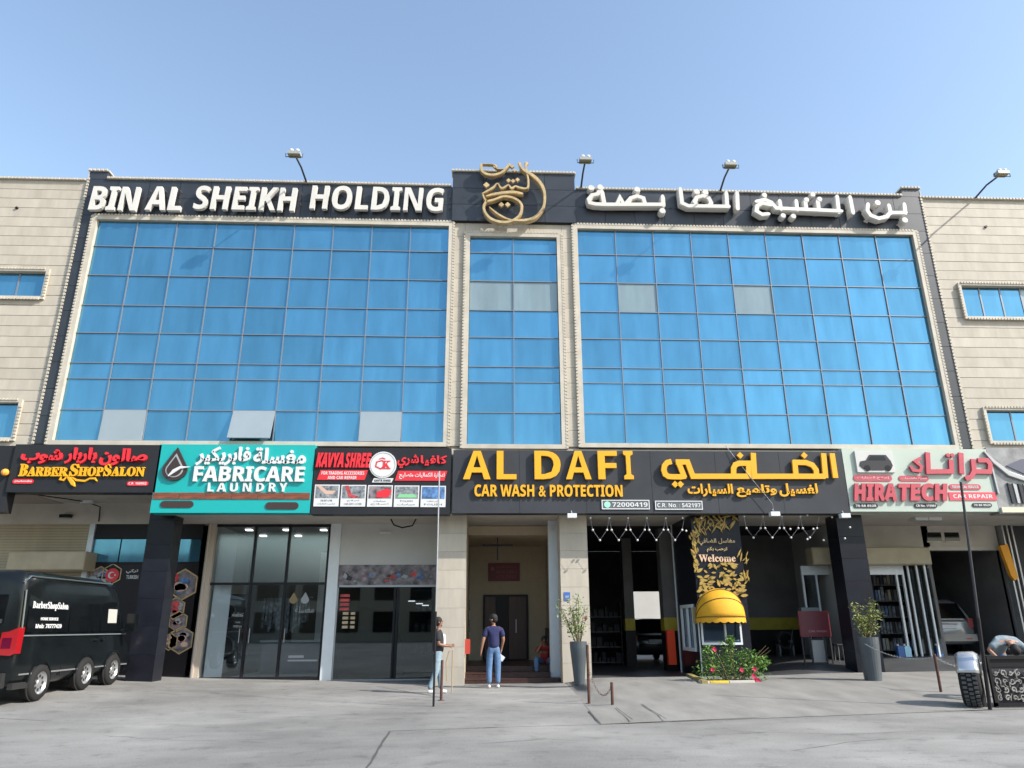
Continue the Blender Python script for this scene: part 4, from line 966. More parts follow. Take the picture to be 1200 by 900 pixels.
est('top_bowl_stroke', [(240, 128), (240, 190), (290, 235), (380, 248), (470, 225), (530, 170), (565, 130)], [32, 36, 42, 46, 40, 34, 40], 6)
est('top_bar_stroke', [(260, 120), (330, 122), (400, 132), (430, 178), (520, 178)], [10, 12, 12, 10, 10], 7)
for a, b, r in [(300, 365, 42), (560, 312, 30), (612, 318, 30), (665, 303, 30), (475, 595, 36), (550, 595, 36), (405, 148, 30), (600, 145, 30), (630, 195, 24), (690, 118, 24), (770, 115, 28)]:
    c = ek([(a, b)])[0]; r = r*u/10; MB().prism([(c[0]-r, c[1]), (c[0], c[1]-r), (c[0]+r, c[1]), (c[0], c[1]+r)], -.40, -.3).build('diamond_dot', letter_side, t)
q = MB()
for a, b in [(300, 240), (780, 240), (290, 600), (960, 600), (500, 790)]: c = ek([(a, b)])[0]; q.tube([(c[0], -.3, c[1]), (c[0], -.1, c[1]-.02)], .015)
c = ek([(740, 575)])[0]; d = ek([(960, 570)])[0]; q.tube([(c[0], -.3, c[1]), (d[0], -.3, d[1])], .012)
q.build('support_rod', dgrey, t)

# ------------------------------------------------------------------ roof floodlights
for hx, hy, bx, by, lb, zb in [(345, 180, 361, 208, 'roof floodlight above the English letters, on a pole leaning left', 15.5), (686, 187, 680, 212, 'roof floodlight just right of the gold emblem', 15.5),
                      (856, 193, 842, 218, 'roof floodlight above the Arabic letters, on a pole leaning right', 15.5), (1174, 203, 1140, 232, 'roof floodlight on a long arm above the right wing', 15.46)]:
    h = W(hx, hy, -1.7); b = W(bx, by, .1); b.z = zb; b.y = .1
    t = thing('roof_floodlight', lb, 'floodlight', b, group='floodlights along the roof edge')
    d = (h-b).normalized(); MB().tube([b-Vector((0, 0, .3)), b+d*.02, b.lerp(h, .5)+Vector((0, 0, .08)), h-d*.1], [.035, .033, .03, .028], 8).build('pole', dgrey, t)
    MB().box(h.x-.19, h.x+.19, h.y-.10, h.y+.14, h.z-.06, h.z+.05).build('lamp_head', M('lamp_housing', (.30, .31, .30), .4), t)
    q = MB()
    for s_ in (-1, 1): q.ball((h.x+s_*.09, h.y-.02, h.z+.09), .075, 8, .8)
    q.build('lamp_bulb', alu_white, t, smooth=True); MB().box(h.x-.16, h.x+.16, h.y-.08, h.y+.12, h.z-.08, h.z-.061).build('lamp_glass', M('lamp_glass_amber', (.30, .26, .12), .3), t)
    q = MB(); q.tube([(h.x-.26, h.y, h.z), (h.x-.26, h.y, h.z-.12), (h.x+.26, h.y, h.z-.12), (h.x+.26, h.y, h.z)], .014, 5); q.build('yoke', dgrey, t)
# lattice under the dish: small cable between lamps
soft_pipe('roof_cable', 'thin cable sagging under the parapet band', 'cable', [Vector((14.9, .18, 15.2)), Vector((15.6, .16, 14.6)), Vector((16.2, .16, 15.4))], .008, dgrey)
# tiny wall vents on the wings
for k, (px, py, lb) in enumerate([(20, 244, 'small dark drain hole high on the left wing'), (1155, 266, 'small dark drain hole high on the right wing')]):
    c = W(px, py, .03); tag(MB().disc(c.x, c.z, .045, -.01, .04, 10).build('drain_spout', black_m), lb, 'drain spout')

# ================================================================== things on the ground
def WX(px, py, X):
    r = Vector((px-CX, py-CY, F)); t = X/r.dot(ax); return Vector((X, r.dot(ay)*t-CAMY, CAMZ+r.dot(up)*t))
def leafcloud(name, n, fn, size, mat, parent, jit=.5, droop=.3):
    q = MB(); off = wloc(parent)
    for _ in range(n):
        c = Vector(fn())+off; a = random.uniform(0, 6.283); el = random.gauss(.1-droop*.3, .5); L = size*random.uniform(.6, 1.3); wd = L*.42
        d = Vector((math.cos(a)*math.cos(el), math.sin(a)*math.cos(el), math.sin(el))); sd = d.cross(Vector((0, 0, 1))).normalized(); sd = (sd+Vector((0, 0, random.uniform(-jit, jit)))).normalized()
        mid_ = c+d*L*.5; up_ = d.cross(sd)*L*.08
        q.add([c, mid_+sd*wd*.5+up_, c+d*L, mid_-sd*wd*.5+up_], [(0, 1, 2), (0, 2, 3)])
    return tag(q.build(name, mat, parent, fix=False), kind='stuff')

# ---- kiosk in front of the wash bays
KX0, KX1 = W(817, 700, .1).x, W(875, 700, .1).x; KY0, KY1 = .1, 2.35
t = thing('kiosk', 'black cashier kiosk with gold leaf lettering under the car wash sign', 'kiosk', ((KX0+KX1)/2, 1.2, g(6, 0)))
kb = black_stone; zk = g(6.5, 0)-.05
fw = rect(823.5, 731, 867, 753, KY0); sw0, sw1 = WX(814, 735, KX0).y, WX(800.5, 735, KX0).y; sz0, sz1 = WX(807, 760, KX0).z, WX(807, 711, KX0).z
q = MB()
def wallrect(fn, a0, a1, z0, z1, b0, b1, c0_, c1_):
    for r_ in ((a0, b0, z0, z1), (b1, a1, z0, z1), (b0, b1, z0, c0_), (b0, b1, c1_, z1)): fn(*r_)
fx0, fx1 = KX0+.1, KX1-.1
wallrect(lambda a, b, c, d: q.box(a, b, KY0, KY0+.1, c, d), KX0, KX1, zk, SOF, max(fw[0], KX0+.08), fw[1], fw[2], fw[3])
wallrect(lambda a, b, c, d: q.box(KX0, KX0+.1, a, b, c, d), KY0+.1, KY1, zk, SOF, max(sw0, KY0+.2), sw1, sz0, sz1)
q.box(KX1-.1, KX1, KY0+.1, KY1, zk, SOF).box(KX0+.1, KX1-.1, KY1-.1, KY1, zk, SOF)
q.build('kiosk_wall', black_stone, t)
MB().box(KX0+.11, KX1-.11, KY1-.16, KY1-.11, zk, 2.6).box(KX1-.16, KX1-.11, KY0+.2, KY1-.2, zk, 2.6).build('kiosk_lining', M('inner_pale_panel', (.30, .36, .42), .6), t)
a, b, c, d = max(fw[0], KX0+.08), fw[1], fw[2], fw[3]
fr = MB().box(a-.05, b+.05, KY0-.03, KY0+.11, c-.06, c).box(a-.05, a, KY0-.03, KY0-.001, c, d+.03).box(b, b+.05, KY0-.03, KY0-.001, c, d+.03).box((a+b)/2+.1, (a+b)/2+.14, KY0-.02, KY0+.05, c, d).build('service_window', alu_white, t)
boxobj('pane', glass_clear('kiosk_glass', .25, (.75, .85, .95)), a, b, KY0+.03, KY0+.04, c, d, fr)
y0, y1 = max(sw0, KY0+.2), sw1
fr = MB().box(KX0-.04, KX0+.02, y0-.06, y0+.04, sz0-.06, sz1+.06).box(KX0-.04, KX0+.02, y1-.04, y1+.06, sz0-.06, sz1+.06).box(KX0-.04, KX0+.02, y0+.04, y1-.04, sz1-.03, sz1+.06).box(KX0-.04, KX0+.02, y0+.04, y1-.04, sz0-.06, sz0+.03).box(KX0-.035, KX0+.02, (y0+y1)/2-.05, (y0+y1)/2+.05, sz0+.03, sz1-.03).build('side_window', alu_white, t)
boxobj('pane', bpy.data.materials['kiosk_glass'], KX0+.03, KX0+.04, y0, y1, sz0, sz1, fr)
MB().box(KX0-.03, KX0-.001, KY0+.02, KY0+.06, zk, 1.7).box(KX0-.03, KX0+.0, KY1+.001, KY1+.05, zk, SOF).build('corner_trim', alu_white, t)
MB().box(KX0-.05, KX0-.002, KY0+.22, KY0+.42, 1.55, 2.0).build('notice_box', M('brass_plate', (.35, .28, .12), .5), t)
for wd, bx, m_, st in [(ar('مغاسل الضافي'), (819, 631, 861, 639), letter_side, ''), (ar('ترحب بكم'), (828, 641, 852, 647), letter_side, ''), ('Welcome', (818.5, 650, 861.5, 658.5), M('pale_gold_letter', (.62, .42, .28), .5), 'serif')]:
    lettering('kiosk_lettering', wd, rect(*bx, KY0), KY0-.001, .03, m_, t, .02 if not st else .01, st=st)
q = MB()
def leafshape(px, py, L, an, wd=.3, pr=0):
    c = W(px, py, KY0); d_ = Vector((math.cos(an), math.sin(an))); n_ = Vector((-d_.y, d_.x)); p = Vector((c.x, c.z))
    if c.x < KX0-.12 or c.x > KX1+.2: return
    pts = [p-d_*L/2, p-d_*L*.15+n_*L*wd*.5, p+d_*L*.2+n_*L*wd*.42, p+d_*L/2, p+d_*L*.2-n_*L*wd*.42, p-d_*L*.15-n_*L*wd*.5]
    q.prism([(v.x, v.y) for v in pts], KY0-.02-pr-random.uniform(0, .05), KY0-.003-pr)
for _ in range(95):
    k = random.random(); leafshape(random.uniform(819, 872), 660+38*random.random()**.9, random.uniform(.13, .24), random.uniform(-.2, .9) if random.random() < .7 else random.uniform(1.8, 2.9), .38)
for _ in range(46): leafshape(random.gauss(814, 2.4), random.uniform(618, 668), random.uniform(.12, .22), random.gauss(1.9, .5), .3)
for _ in range(60): leafshape(random.uniform(814, 862), random.gauss(613, 6), random.uniform(.18, .38), random.choice([.6, 2.4, 1.0, 2.0])+random.gauss(0, .25), .12)
for _ in range(16): leafshape(random.uniform(864, 876), random.uniform(645, 690), random.uniform(.15, .3), random.uniform(.6, 1.9), .14)
tag(q.build('gold_leaf_ornament', gold_leaf, t), kind='stuff')
# awning
AX, AZ = W(847, 724, KY0-.35).x+.02, 1.70; hw, hh, dp = .67, .80, .72
tw = thing('dome_awning', 'yellow dome awning with scalloped edge over the kiosk window', 'awning', (AX, KY0, AZ))
def rib(aa, n=20): return [Vector((-hw*math.cos(math.pi*k/n), -dp*math.sin(math.pi*k/n)**.75*math.cos(aa), hh*math.sin(math.pi*k/n)**.75*math.sin(aa))) for k in range(n+1)]
angs = [R(a_) for a_ in (0, 10, 20, 30, 40, 50, 60, 70, 80, 89)]
q = MB(); rr = [rib(a_) for a_ in angs]; n = 21
q.v = [tuple(v) for r_ in rr for v in r_]; q.f = [(i*n+k, i*n+k+1, (i+1)*n+k+1, (i+1)*n+k) for i in range(len(rr)-1) for k in range(n-1)]
o = q.build('canopy', awn_m, tw, local=True, smooth=True, fix=False); md = o.modifiers.new('thick', 'SOLIDIFY'); md.thickness = .01
q = MB()
for aa in (R(3), R(40), R(70)): q.tube([v*1.012 for v in rib(aa, 28)], .012, 6)
q.build('piping', awn_pipe, tw, local=True)
q = MB(); R0 = rib(0, 60)
for k in range(60):
    for kk in (k, k+1):
        v = R0[kk]; dr = .10+.035*abs(math.sin(math.pi*kk/6)); q.v += [tuple(v), (v.x*1.01, v.y*1.01, v.z-dr)]
    m_ = len(q.v); q.f.append((m_-4, m_-3, m_-1, m_-2))
o = q.build('valance', awn_m, tw, local=True, fix=False); md = o.modifiers.new('thick', 'SOLIDIFY'); md.thickness = .008

# ---- plants
def blob(cx, cy, cz, rx, ry, rz):
    while True:
        v = Vector((random.uniform(-1, 1), random.uniform(-1, 1), random.uniform(-1, 1)))
        if .35 < v.length < 1: return (cx+v.x*rx, cy+v.y*ry, cz+v.z*rz)
p = gp(862, 802); t = thing('flowering_bush', 'green bush with pink flowers growing at the foot of the kiosk', 'bush', (p[0]+.12, p[1]+.55, g(*p)))
lumps = [(-.62, 0, .28, .36, .4, .30), (-.25, 0, .34, .4, .4, .34), (.2, 0, .30, .42, .4, .30), (.6, 0, .26, .36, .35, .26), (-.05, .05, .72, .22, .2, .34), (.42, 0, .62, .3, .22, .2), (-.55, 0, .62, .2, .2, .3), (.75, 0, .5, .25, .2, .14), (.02, 0, .98, .10, .1, .16)]
bx_ = lambda: blob(*random.choice(lumps))
leafcloud('foliage', 1500, bx_, .09, leaf_m, t); leafcloud('foliage', 900, bx_, .085, M('leaf_bright', (.17, .30, .05), .6, noise_amt=.4), t)
q = MB(); off = wloc(t)
for L in lumps:
    for _ in range(2): e = Vector(blob(*L)); q.tube([off+Vector((random.uniform(-.2, .2), .0, 0)), off+Vector((e.x*.6, e.y, e.z*.5)), off+e], [.018, .012, .006], 5)
for _ in range(5): e = Vector((random.uniform(.7, 1.05), random.uniform(-.1, .2), random.uniform(.5, .95))); q.tube([off+Vector((.3, 0, .3)), off+e], [.01, .004], 4)
tag(q.build('stems', stem_m, t), kind='stuff')
for px, py in [(837, 761), (835, 785), (869, 785), (884, 784), (883, 792), (891, 800), (885, 797), (888, 797)]:
    c = W(px, py, off.y-.32); q = MB()
    for k in range(7):
        a = k*2.4; d_ = Vector((math.cos(a), -.4, math.sin(a)))*.04; s_ = Vector((-d_.z, 0, d_.x))*.55; q.add([c, c+d_+s_, c+d_*1.5, c+d_-s_], [(0, 1, 2, 3)])
    q.build('flower', flower_m, t, fix=False)
kb_ = thing('planting_kerb', 'yellow and grey painted kerb around the flowering bush', 'kerb', (p[0], p[1], g(*p)))
for (x0, x1, m_, yy_) in [(834, 858, kerb_y, -.02), (858, 890, soffit_m, -.02), (822, 834, soffit_m, .0)]:
    a, b = gp(x0, 803), gp(x1, 803); z = g(*a); boxobj('kerb_stone', m_, a[0], b[0]-.01, p[1]-.02, p[1]+.14, z-.05, z+.09, kb_, .01)
a, b = Vector(gp(804, 793)), Vector(gp(823, 803)); q = MB(); n_ = Vector((-(b-a).y, (b-a).x)).normalized()*.14
for k in range(1):
    z0 = g(a.x, a.y)-.05; vs = [(a.x, a.y), (b.x, b.y), (b.x+n_.x, b.y+n_.y), (a.x+n_.x, a.y+n_.y)]
    q.add([(x, y, z0) for x, y in vs]+[(x, y, z0+.14) for x, y in vs], [(3, 2, 1, 0), (4, 5, 6, 7), (0, 1, 5, 4), (1, 2, 6, 5), (2, 3, 7, 6), (3, 0, 4, 7)])
q.build('kerb_stone', M('worn_yellow', (.30, .24, .08), .8, noise_amt=.5), kb_)
def planter(px, base, h, r0, r1, label, sp, nleaf, m1, seed):
    random.seed(seed); p = gp(px, base); z = g(*p); t = thing('planter', label, 'planter', (p[0], p[1]+.15, z)); o_ = (p[0], p[1]+.15, z)
    MB().lathe([(0, 0), (r0*.93, 0), (r0, .03), (r0+(r1-r0)*.6, h*.55), (r1*.99, h*.85), (r1, h), (r1*.9, h), (r1*.88, h-.06), (0, h-.06)], *o_, n=24).build('pot', pot_m, t, smooth=False)
    q = MB(); tips = []
    for _ in range(sp[0]):
        a = random.uniform(0, 6.28); e = Vector((math.cos(a)*sp[1]*random.uniform(.3, 1)+sp[3], math.sin(a)*.22, h+sp[2]*random.uniform(.5, 1))); st_ = Vector((math.cos(a)*.05, math.sin(a)*.05, h-.08)); m_ = st_.lerp(e, .5)+Vector((0, 0, .08))
        q.tube([Vector(o_)+st_, Vector(o_)+m_, Vector(o_)+e], [.014, .009, .004], 5); tips += [st_.lerp(m_, .6), m_, m_.lerp(e, .5), e]
    tag(q.build('stems', stem_m, t), kind='stuff')
    def pick():
        c = random.choice(tips); return (c.x+random.gauss(0, .055), c.y+random.gauss(0, .055), c.z+random.gauss(0, .055))
    leafcloud('foliage', nleaf, pick, .10, m1, t); return t
t = planter(680, 804, 1.06, .13, .22, 'tall grey planter with a sparse pink flowering plant beside the cream pillar', (13, .46, 1.1, -.14), 700, M('leaf_pale', (.20, .26, .09), .6, noise_amt=.4), 3)
c = W(686, 724, -1.1); q = MB()
for k in range(8): a = k*.8; q.add([c, c+Vector((math.cos(a)*.05, -.02, math.sin(a)*.05)), c+Vector((math.cos(a+.6)*.05, -.02, math.sin(a+.6)*.05))], [(0, 1, 2)])
q.build('flower', flower_m, t, fix=False)
planter(1027, 796, 1.05, .20, .26, 'tall grey planter with a yellow-green shrub in front of the black pillar', (16, .42, .85, -.02), 650, leaf_y, 5)
random.seed(11)

# ---- posts, chains, poles
posts = {}
for px, bt, tp, lb in [(517, 821, 774, 'rusty post beside the tall thin pole left of the lobby'), (690.5, 825, 756, 'tall rusty post right of the lobby, first of the chained pair'), (718, 828, 800, 'short rusty post right of the lobby, second of the chained pair'), (1103, 812, 767, 'rusty chain post on the ramp left of the lattice barrier')]:
    p = gp(px, bt); z = g(*p); h = W(px, tp, p[1]).z-z; t = thing('rusty_post', lb, 'post', (p[0], p[1], z), group='rusty posts along the pavement'); posts[px] = Vector((p[0], p[1], z+h))
    MB().lathe([(0, -.1), (.03, -.1), (.03, h), (.022, h+.012), (0, h+.014)], p[0], p[1], z, 10).build('post_tube', rust, t); MB().lathe([(0, 0), (.075, 0), (.07, .012), (0, .012)], p[0], p[1], z, 12).build('base_plate', rust, t)
def chain(a, b, sag, label, r=.012, step=.05, mt=rust):
    q = MB(); n = int((b-a).length/step)+1
    for i in range(n):
        f = (i+.5)/n; c = a.lerp(b, f)-Vector((0, 0, sag*4*f*(1-f))); f2 = f+.01; d = (a.lerp(b, f2)-Vector((0, 0, sag*4*f2*(1-f2)))-c).normalized()
        s_ = d.cross(Vector((0, 1, 0)) if i % 2 else Vector((0, 0, 1))).normalized()*r*1.2; L = d*step*.62
        q.tube([c-L, c-L*.6+s_, c+L*.6+s_, c+L, c+L*.6-s_, c-L*.6-s_, c-L], r*.35, 4, caps=False)
    return tag(q.build('chain', mt), label, 'chain')
pl_ = posts[690.5]; chain(Vector((pl_.x, pl_.y, .72)), posts[718]-Vector((0, 0, .05)), .34, 'rusty chain hanging between the tall and the short post')
p = gp(1027, 796); chain(Vector((p[0]-.2, p[1]+.1, 1.1)), posts[1103]-Vector((0, 0, .05)), .18, 'chain sagging from the right planter to the rusty post', mt=grey_metal)
b_ = gp(1155, 800); chain(posts[1103]-Vector((0, 0, .05)), Vector((posts[1103].x+1.6, posts[1103].y+.6, .75)), .2, 'chain sagging from the rusty post towards the lattice barrier', mt=grey_metal)
p = gp(517, 821); q = MB(); q.tube([(p[0]+.08, p[1]+.6, g(*p)+.35), (p[0]+.06, p[1]+.6, .75), (p[0]+.12, p[1]+.6, .98), (p[0]+.2, p[1]+.6, 1.0), (p[0]+.2, p[1]+.6, .1)], .013, 6); tag(q.build('bent_bar', M('tan_bar', (.32, .24, .14), .6)), 'thin tan bent bar standing in front of the cream pillar', 'bar')
for px, bt, tx, ty, lb, r0 in [(508, 828, 515, 552, 'tall thin steel pole in front of the cream pillar and lobby', .022), (1160, 832, 1126, 565, 'tall thin black pole rising past the car repair sign', .035)]:
    p = gp(px, bt); z = g(*p); e = W(tx, ty, p[1]); t = thing('thin_pole', lb, 'pole', (p[0], p[1], z)); b = Vector((p[0], p[1], z))
    m_ = b.lerp(e, .38); MB().tube([b-Vector((0, 0, .1)), b.lerp(e, .2), m_], [r0, r0, r0], 8).build('lower_tube', black_m, t); MB().tube([m_, e], [r0*.8, r0*.7], 8).build('upper_tube', grey_metal if px == 508 else dgrey, t)

# ---- orange pad, menu board, bay things
c = rect(793, 738, 801, 779, 2.45); a = WX(796, 760, KX0-.1)
tag(MB().box(KX0-.36, KX0-.12, 2.45, 2.6, c[2], c[3]).build('corner_pad', orange_red), 'orange-red padded guard at the back corner of the kiosk', 'guard')
mbp = rect(936, 716, 972, 746, 1.3); t = thing('menu_stand', 'maroon menu board on a metal stand in front of the accessory shop', 'menu board', ((mbp[0]+mbp[1])/2, 1.3, g(9, 1.3)))
o = MB().box(mbp[0], mbp[1], 1.26, 1.32, mbp[2], mbp[3]).build('board', maroon, t); MB().box(mbp[0]+.04, mbp[1]-.04, 1.25, 1.259, mbp[2]+.04, mbp[3]-.04).build('board_face', M('maroon_face', (.13, .03, .04), .3), o)
lettering('board_text', 'CAR WASH', (mbp[0]+.25, mbp[1]-.15, mbp[2]+.12, mbp[2]+.18), 1.25, .005, M('board_pink', (.5, .2, .2)), t)
zg = g(9, 1.3); q = MB()
for x in (mbp[0]+.05, mbp[0]+.3, mbp[1]-.2, mbp[1]-.03): q.box(x-.02, x+.02, 1.3, 1.34, zg, mbp[2])
q.box(mbp[0]+.3, mbp[1]-.2, 1.31, 1.335, zg+.08, zg+.12).box(mbp[0]+.3, mbp[1]-.2, 1.31, 1.335, mbp[2]-.1, mbp[2]-.06).build('stand_legs', dgrey, t); MB().box(mbp[0]+.34, mbp[1]-.24, 1.32, 1.33, zg+.12, mbp[2]-.1).build('lower_panel', grey_metal, t)
MB().box(mbp[0]+.12, mbp[1]-.25, 1.27, 1.5, mbp[3], mbp[3]+.1).build('top_box', M('grey_green_box', (.10, .14, .14), .5), t)
def stool(px, Y, h, label, m):
    x = XX(px, 760, Y); z = g(x, Y); t = thing('stool', label, 'stool', (x, Y, z)); boxobj('seat', m, x-.17, x+.17, Y-.17, Y+.17, z+h-.04, z+h, t, .01)
    for a_ in (-.14, .14):
        for b_ in (-.14, .14): MB().tube([(x+a_, Y+b_, z), (x+a_*.85, Y+b_*.85, z+h-.04)], .013, 6).build('leg', grey_metal, t)
stool(985, 1.6, .5, 'dark stool beside the black pillar, right of the menu board', dgrey)

def wheel(parent, x, y, z, r, wdt, side=1, local=True):
    """wheel with its axle along x, its outer face on the given side"""
    w_ = MB().lathe([(r*.62, -wdt/2), (r*.9, -wdt/2), (r*.98, -wdt*.36), (r, -wdt*.2), (r, wdt*.2), (r*.98, wdt*.36), (r*.9, wdt/2), (r*.62, wdt/2)], n=32, axis='x').build('wheel', tyre_m, parent, local=True, smooth=True); w_.location = (x, y, z)
    q = MB().lathe([(0, wdt*.30), (r*.16, wdt*.36), (r*.2, wdt*.30), (r*.52, wdt*.30), (r*.6, wdt*.47), (r*.64, wdt*.47), (r*.64, wdt*.2), (0, wdt*.1)], n=32, axis='x')
    if side < 0: q.v = [(-a, b, c) for a, b, c in q.v]; q.f = [f[::-1] for f in q.f]
    q.build('rim', rim_m, w_, local=True)
    q = MB()
    for k in range(8):
        a = 2*math.pi*k/8; q.lathe([(0, 0), (r*.085, 0), (r*.085, .01), (0, .01)], side*wdt*.305, r*.37*math.cos(a), r*.37*math.sin(a), 8, axis='x')
    q.build('rim_holes', van_trim, w_, local=True)
    return w_
def loft(name, st, mat, parent, n=28, smooth=True):
    """st: (y, zbot, ztop, halfwidth at the sill, halfwidth at the roof, corner exponent)"""
    q = MB()
    for (y, zb, zt_, wb, wt, ex) in st:
        for k in range(n):
            a = 2*math.pi*(k+.5)/n; c, s_ = math.cos(a), math.sin(a); X_ = math.copysign(abs(c)**(2/ex), c); Z_ = math.copysign(abs(s_)**(2/ex), s_)
            f = (Z_+1)/2; wd_ = wb+(wt-wb)*max(0, f-.45)/.55; q.v.append((X_*wd_, y, zb+(zt_-zb)*f))
    for i in range(len(st)-1):
        for k in range(n): q.f.append((i*n+k, i*n+(k+1) % n, (i+1)*n+(k+1) % n, (i+1)*n+k))
    q.f += [tuple(range(n-1, -1, -1)), tuple(range((len(st)-1)*n, len(st)*n))]
    o = q.build(name, mat, parent, local=True, smooth=smooth)
    if smooth: o.data.shade_smooth(); md = o.modifiers.new('edge', 'EDGE_SPLIT'); md.split_angle = R(50)
    return o
# ---- black van. local: x = its right side, y = forward, z = up
VX, VY = -9.32, -5.1
t = thing('black_van', 'black van with white barber lettering parked nose towards the shutter', 'van', (VX-.98, VY, .03), 0)
W_ = .98; H = 2.66
loft('body', [(0, .55, 2.42, .90, .80, 7), (.03, .42, 2.55, .96, .86, 8), (.12, .38, H, W_, .90, 9), (.8, .36, H+.02, W_, .91, 9), (3.3, .36, H, W_, .91, 9), (3.9, .36, H-.06, W_, .90, 8), (4.15, .36, H-.22, W_, .88, 7), (4.45, .36, 2.10, W_-.01, .85, 6), (4.78, .36, 1.55, W_-.03, .84, 5), (5.1, .36, 1.28, W_-.07, .80, 5), (5.35, .40, 1.12, W_-.14, .74, 5), (5.45, .50, .95, .72, .66, 5)], van_m, t)
MB().box(-.86, .86, -.10, .04, .38, .66).box(W_-.1, W_+.005, .1, .9, .34, .46).build('rear_bumper', van_trim, t, local=True)
for s_ in (-1, 1):
    o = MB().prism([(s_*.90, .98), (s_*.99, 1.02), (s_*.985, 1.52), (s_*.80, 1.44), (s_*.66, 1.42), (s_*.66, 1.0)], -.05, .14).build('tail_lamp', lamp_red, t, local=True)
    MB().box(min(s_*.7, s_*.88), max(s_*.7, s_*.88), -.055, -.051, 1.12, 1.32).build('lamp_lens', M('dark_red_lens', (.1, .0, .02), .1) if s_ < 0 else bpy.data.materials['dark_red_lens'], o, local=True)
MB().box(-.012, .012, -.012, .01, .7, 2.3).build('door_seam', grey_metal, t, local=True)
MB().box(-.62, .62, -.02, .02, 1.62, 2.16).build('rear_glass', dark_glass, t, local=True)
MB().box(.30, .62, -.07, -.03, 1.60, 1.68).build('wiper_cover', chrome, t, local=True)
MB().box(-.26, .26, -.04, -.0, .8, .92).build('number_plate', M('plate_grey', (.15, .15, .16)), t, local=True)
def sidepanel(y0, y1, z0, z1, mat, nm, sk=0, pr=.012, par=None, th=.05):
    x1 = W_+pr; tp = lambda z: -.09*max(0, (z-1.4)/1.1)
    vs = []
    for (y, z) in ((y0, z0), (y1, z0), (y1+sk, z1), (y0, z1)): vs += [(x1+tp(z), y, z), (x1+tp(z)-th, y, z)]
    return MB().add(vs, [(0, 2, 4, 6), (7, 5, 3, 1), (0, 1, 3, 2), (2, 3, 5, 4), (4, 5, 7, 6), (6, 7, 1, 0)]).build(nm, mat, par or t, local=True)
sidepanel(.20, 1.75, 1.42, 2.20, dark_glass, 'side_window'); sidepanel(1.80, 3.15, 1.42, 2.20, dark_glass, 'side_window'); sidepanel(3.22, 4.28, 1.42, 2.12, dark_glass, 'side_window', -.25)
sidepanel(.15, 4.6, 1.345, 1.37, M('window_line', (.35, .4, .42), .2, metal=.6), 'beltline', 0, .008); sidepanel(.25, 4.9, .60, .63, grey_metal, 'sill_line', 0, .004)
for y in (1.775, 3.18): sidepanel(y-.008, y+.008, .50, 2.3, M('panel_gap', (.002, .002, .002), .8) if y < 2 else bpy.data.materials['panel_gap'], 'door_gap', 0, .005, None, .02)
sidepanel(3.0, 3.14, 1.22, 1.27, chrome, 'door_handle', 0, .03); sidepanel(3.32, 3.46, 1.22, 1.27, chrome, 'door_handle', 0, .03)
MB().tube([(W_+.0, 4.30, 1.45), (W_+.16, 4.35, 1.5)], .03, 6).box(W_+.1, W_+.34, 4.28, 4.44, 1.40, 1.85).build('wing_mirror', van_m, t, local=True)
MB().prism([(-.78, 1.42), (.78, 1.42), (.72, 2.1), (-.72, 2.1)], 4.30, 4.32).build('windscreen_inner', dark_glass, t, local=True)
MB().tube([(.86, .0, 2.4), (.90, .15, 2.53), (.91, 3.6, 2.55)], .02, 6).build('roof_gutter', M('gutter_grey', (.12, .14, .15), .25, metal=.5), t, local=True)
MB().tube([(W_+.0, .05, 1.5), (W_-.05, .03, 2.25)], .018, 6).build('rear_corner_trim', bpy.data.materials['gutter_grey'], t, local=True)
wr0 = .36
for y in (.98, 2.80, 4.12):
    wheel(t, W_-.055, y, wr0+g(VX, VY+y)-.03, wr0, .24)
    q = MB()
    for k in range(12):
        a0, a1 = math.pi*k/12, math.pi*(k+1)/12; zc_ = wr0+g(VX, VY+y)
        q.add([(W_+.014, y+rr_*math.cos(a_), zc_+rr_*math.sin(a_)) for a_ in (a0, a1) for rr_ in (wr0+.03, wr0+.075)], [(0, 1, 3, 2)])
    o = q.build('wheel_arch', van_m, t, local=True, fix=False); md = o.modifiers.new('t', 'SOLIDIFY'); md.thickness = .05; md.offset = -1
    q = MB(); q.lathe([(0, 0), (wr0+.05, 0), (wr0+.05, .02), (0, .02)], W_-.025, y, wr0+g(VX, VY+y), 24, axis='x'); q.build('wheel_well', van_trim, t, local=True)
    wheel(t, -W_+.10, y, wr0+g(VX-1.9, VY+y)-.03, wr0, .24, -1)
# lettering on the van side
def vantext(s_, y0, y1, z0, z1, st, mt):
    vs, fs = textmesh(style(s_, st), .01, 1); xa, xb = min(v[0] for v in vs), max(v[0] for v in vs); za, zb = min(v[1] for v in vs), max(v[1] for v in vs)
    q = MB(); q.add([(W_+.012-.09*max(0, ((z0+(v[1]-za)/(zb-za)*(z1-z0))-1.4)/1.1)+.002+(.003 if v[2] > 0 else 0), y0+(v[0]-xa)/(xb-xa)*(y1-y0), z0+(v[1]-za)/(zb-za)*(z1-z0)) for v in vs], fs); q.build('van_lettering', mt, t, local=True, fix=False)
vantext('BarberShopSalon', .32, 1.68, 1.86, 2.04, 'serif', white_m); vantext('HOME SERVICE', .66, 1.32, 1.66, 1.72, 'sans', white_m); vantext('Mob: 78777439', .5, 1.48, 1.50, 1.59, 'sans', white_m)
q = MB(); q.add([(W_+.0-.05, .7+y, 1.84+z) for y, z in ((0, 0), (.1, -.08), (.25, -.02), (.4, -.1), (.5, 0), (.25, -.05))], []); 
sidepanel(3.55, 4.0, 1.62, 1.95, M('reflected_paper', (.40, .40, .37), .6), 'paper_in_window', 0, .016)

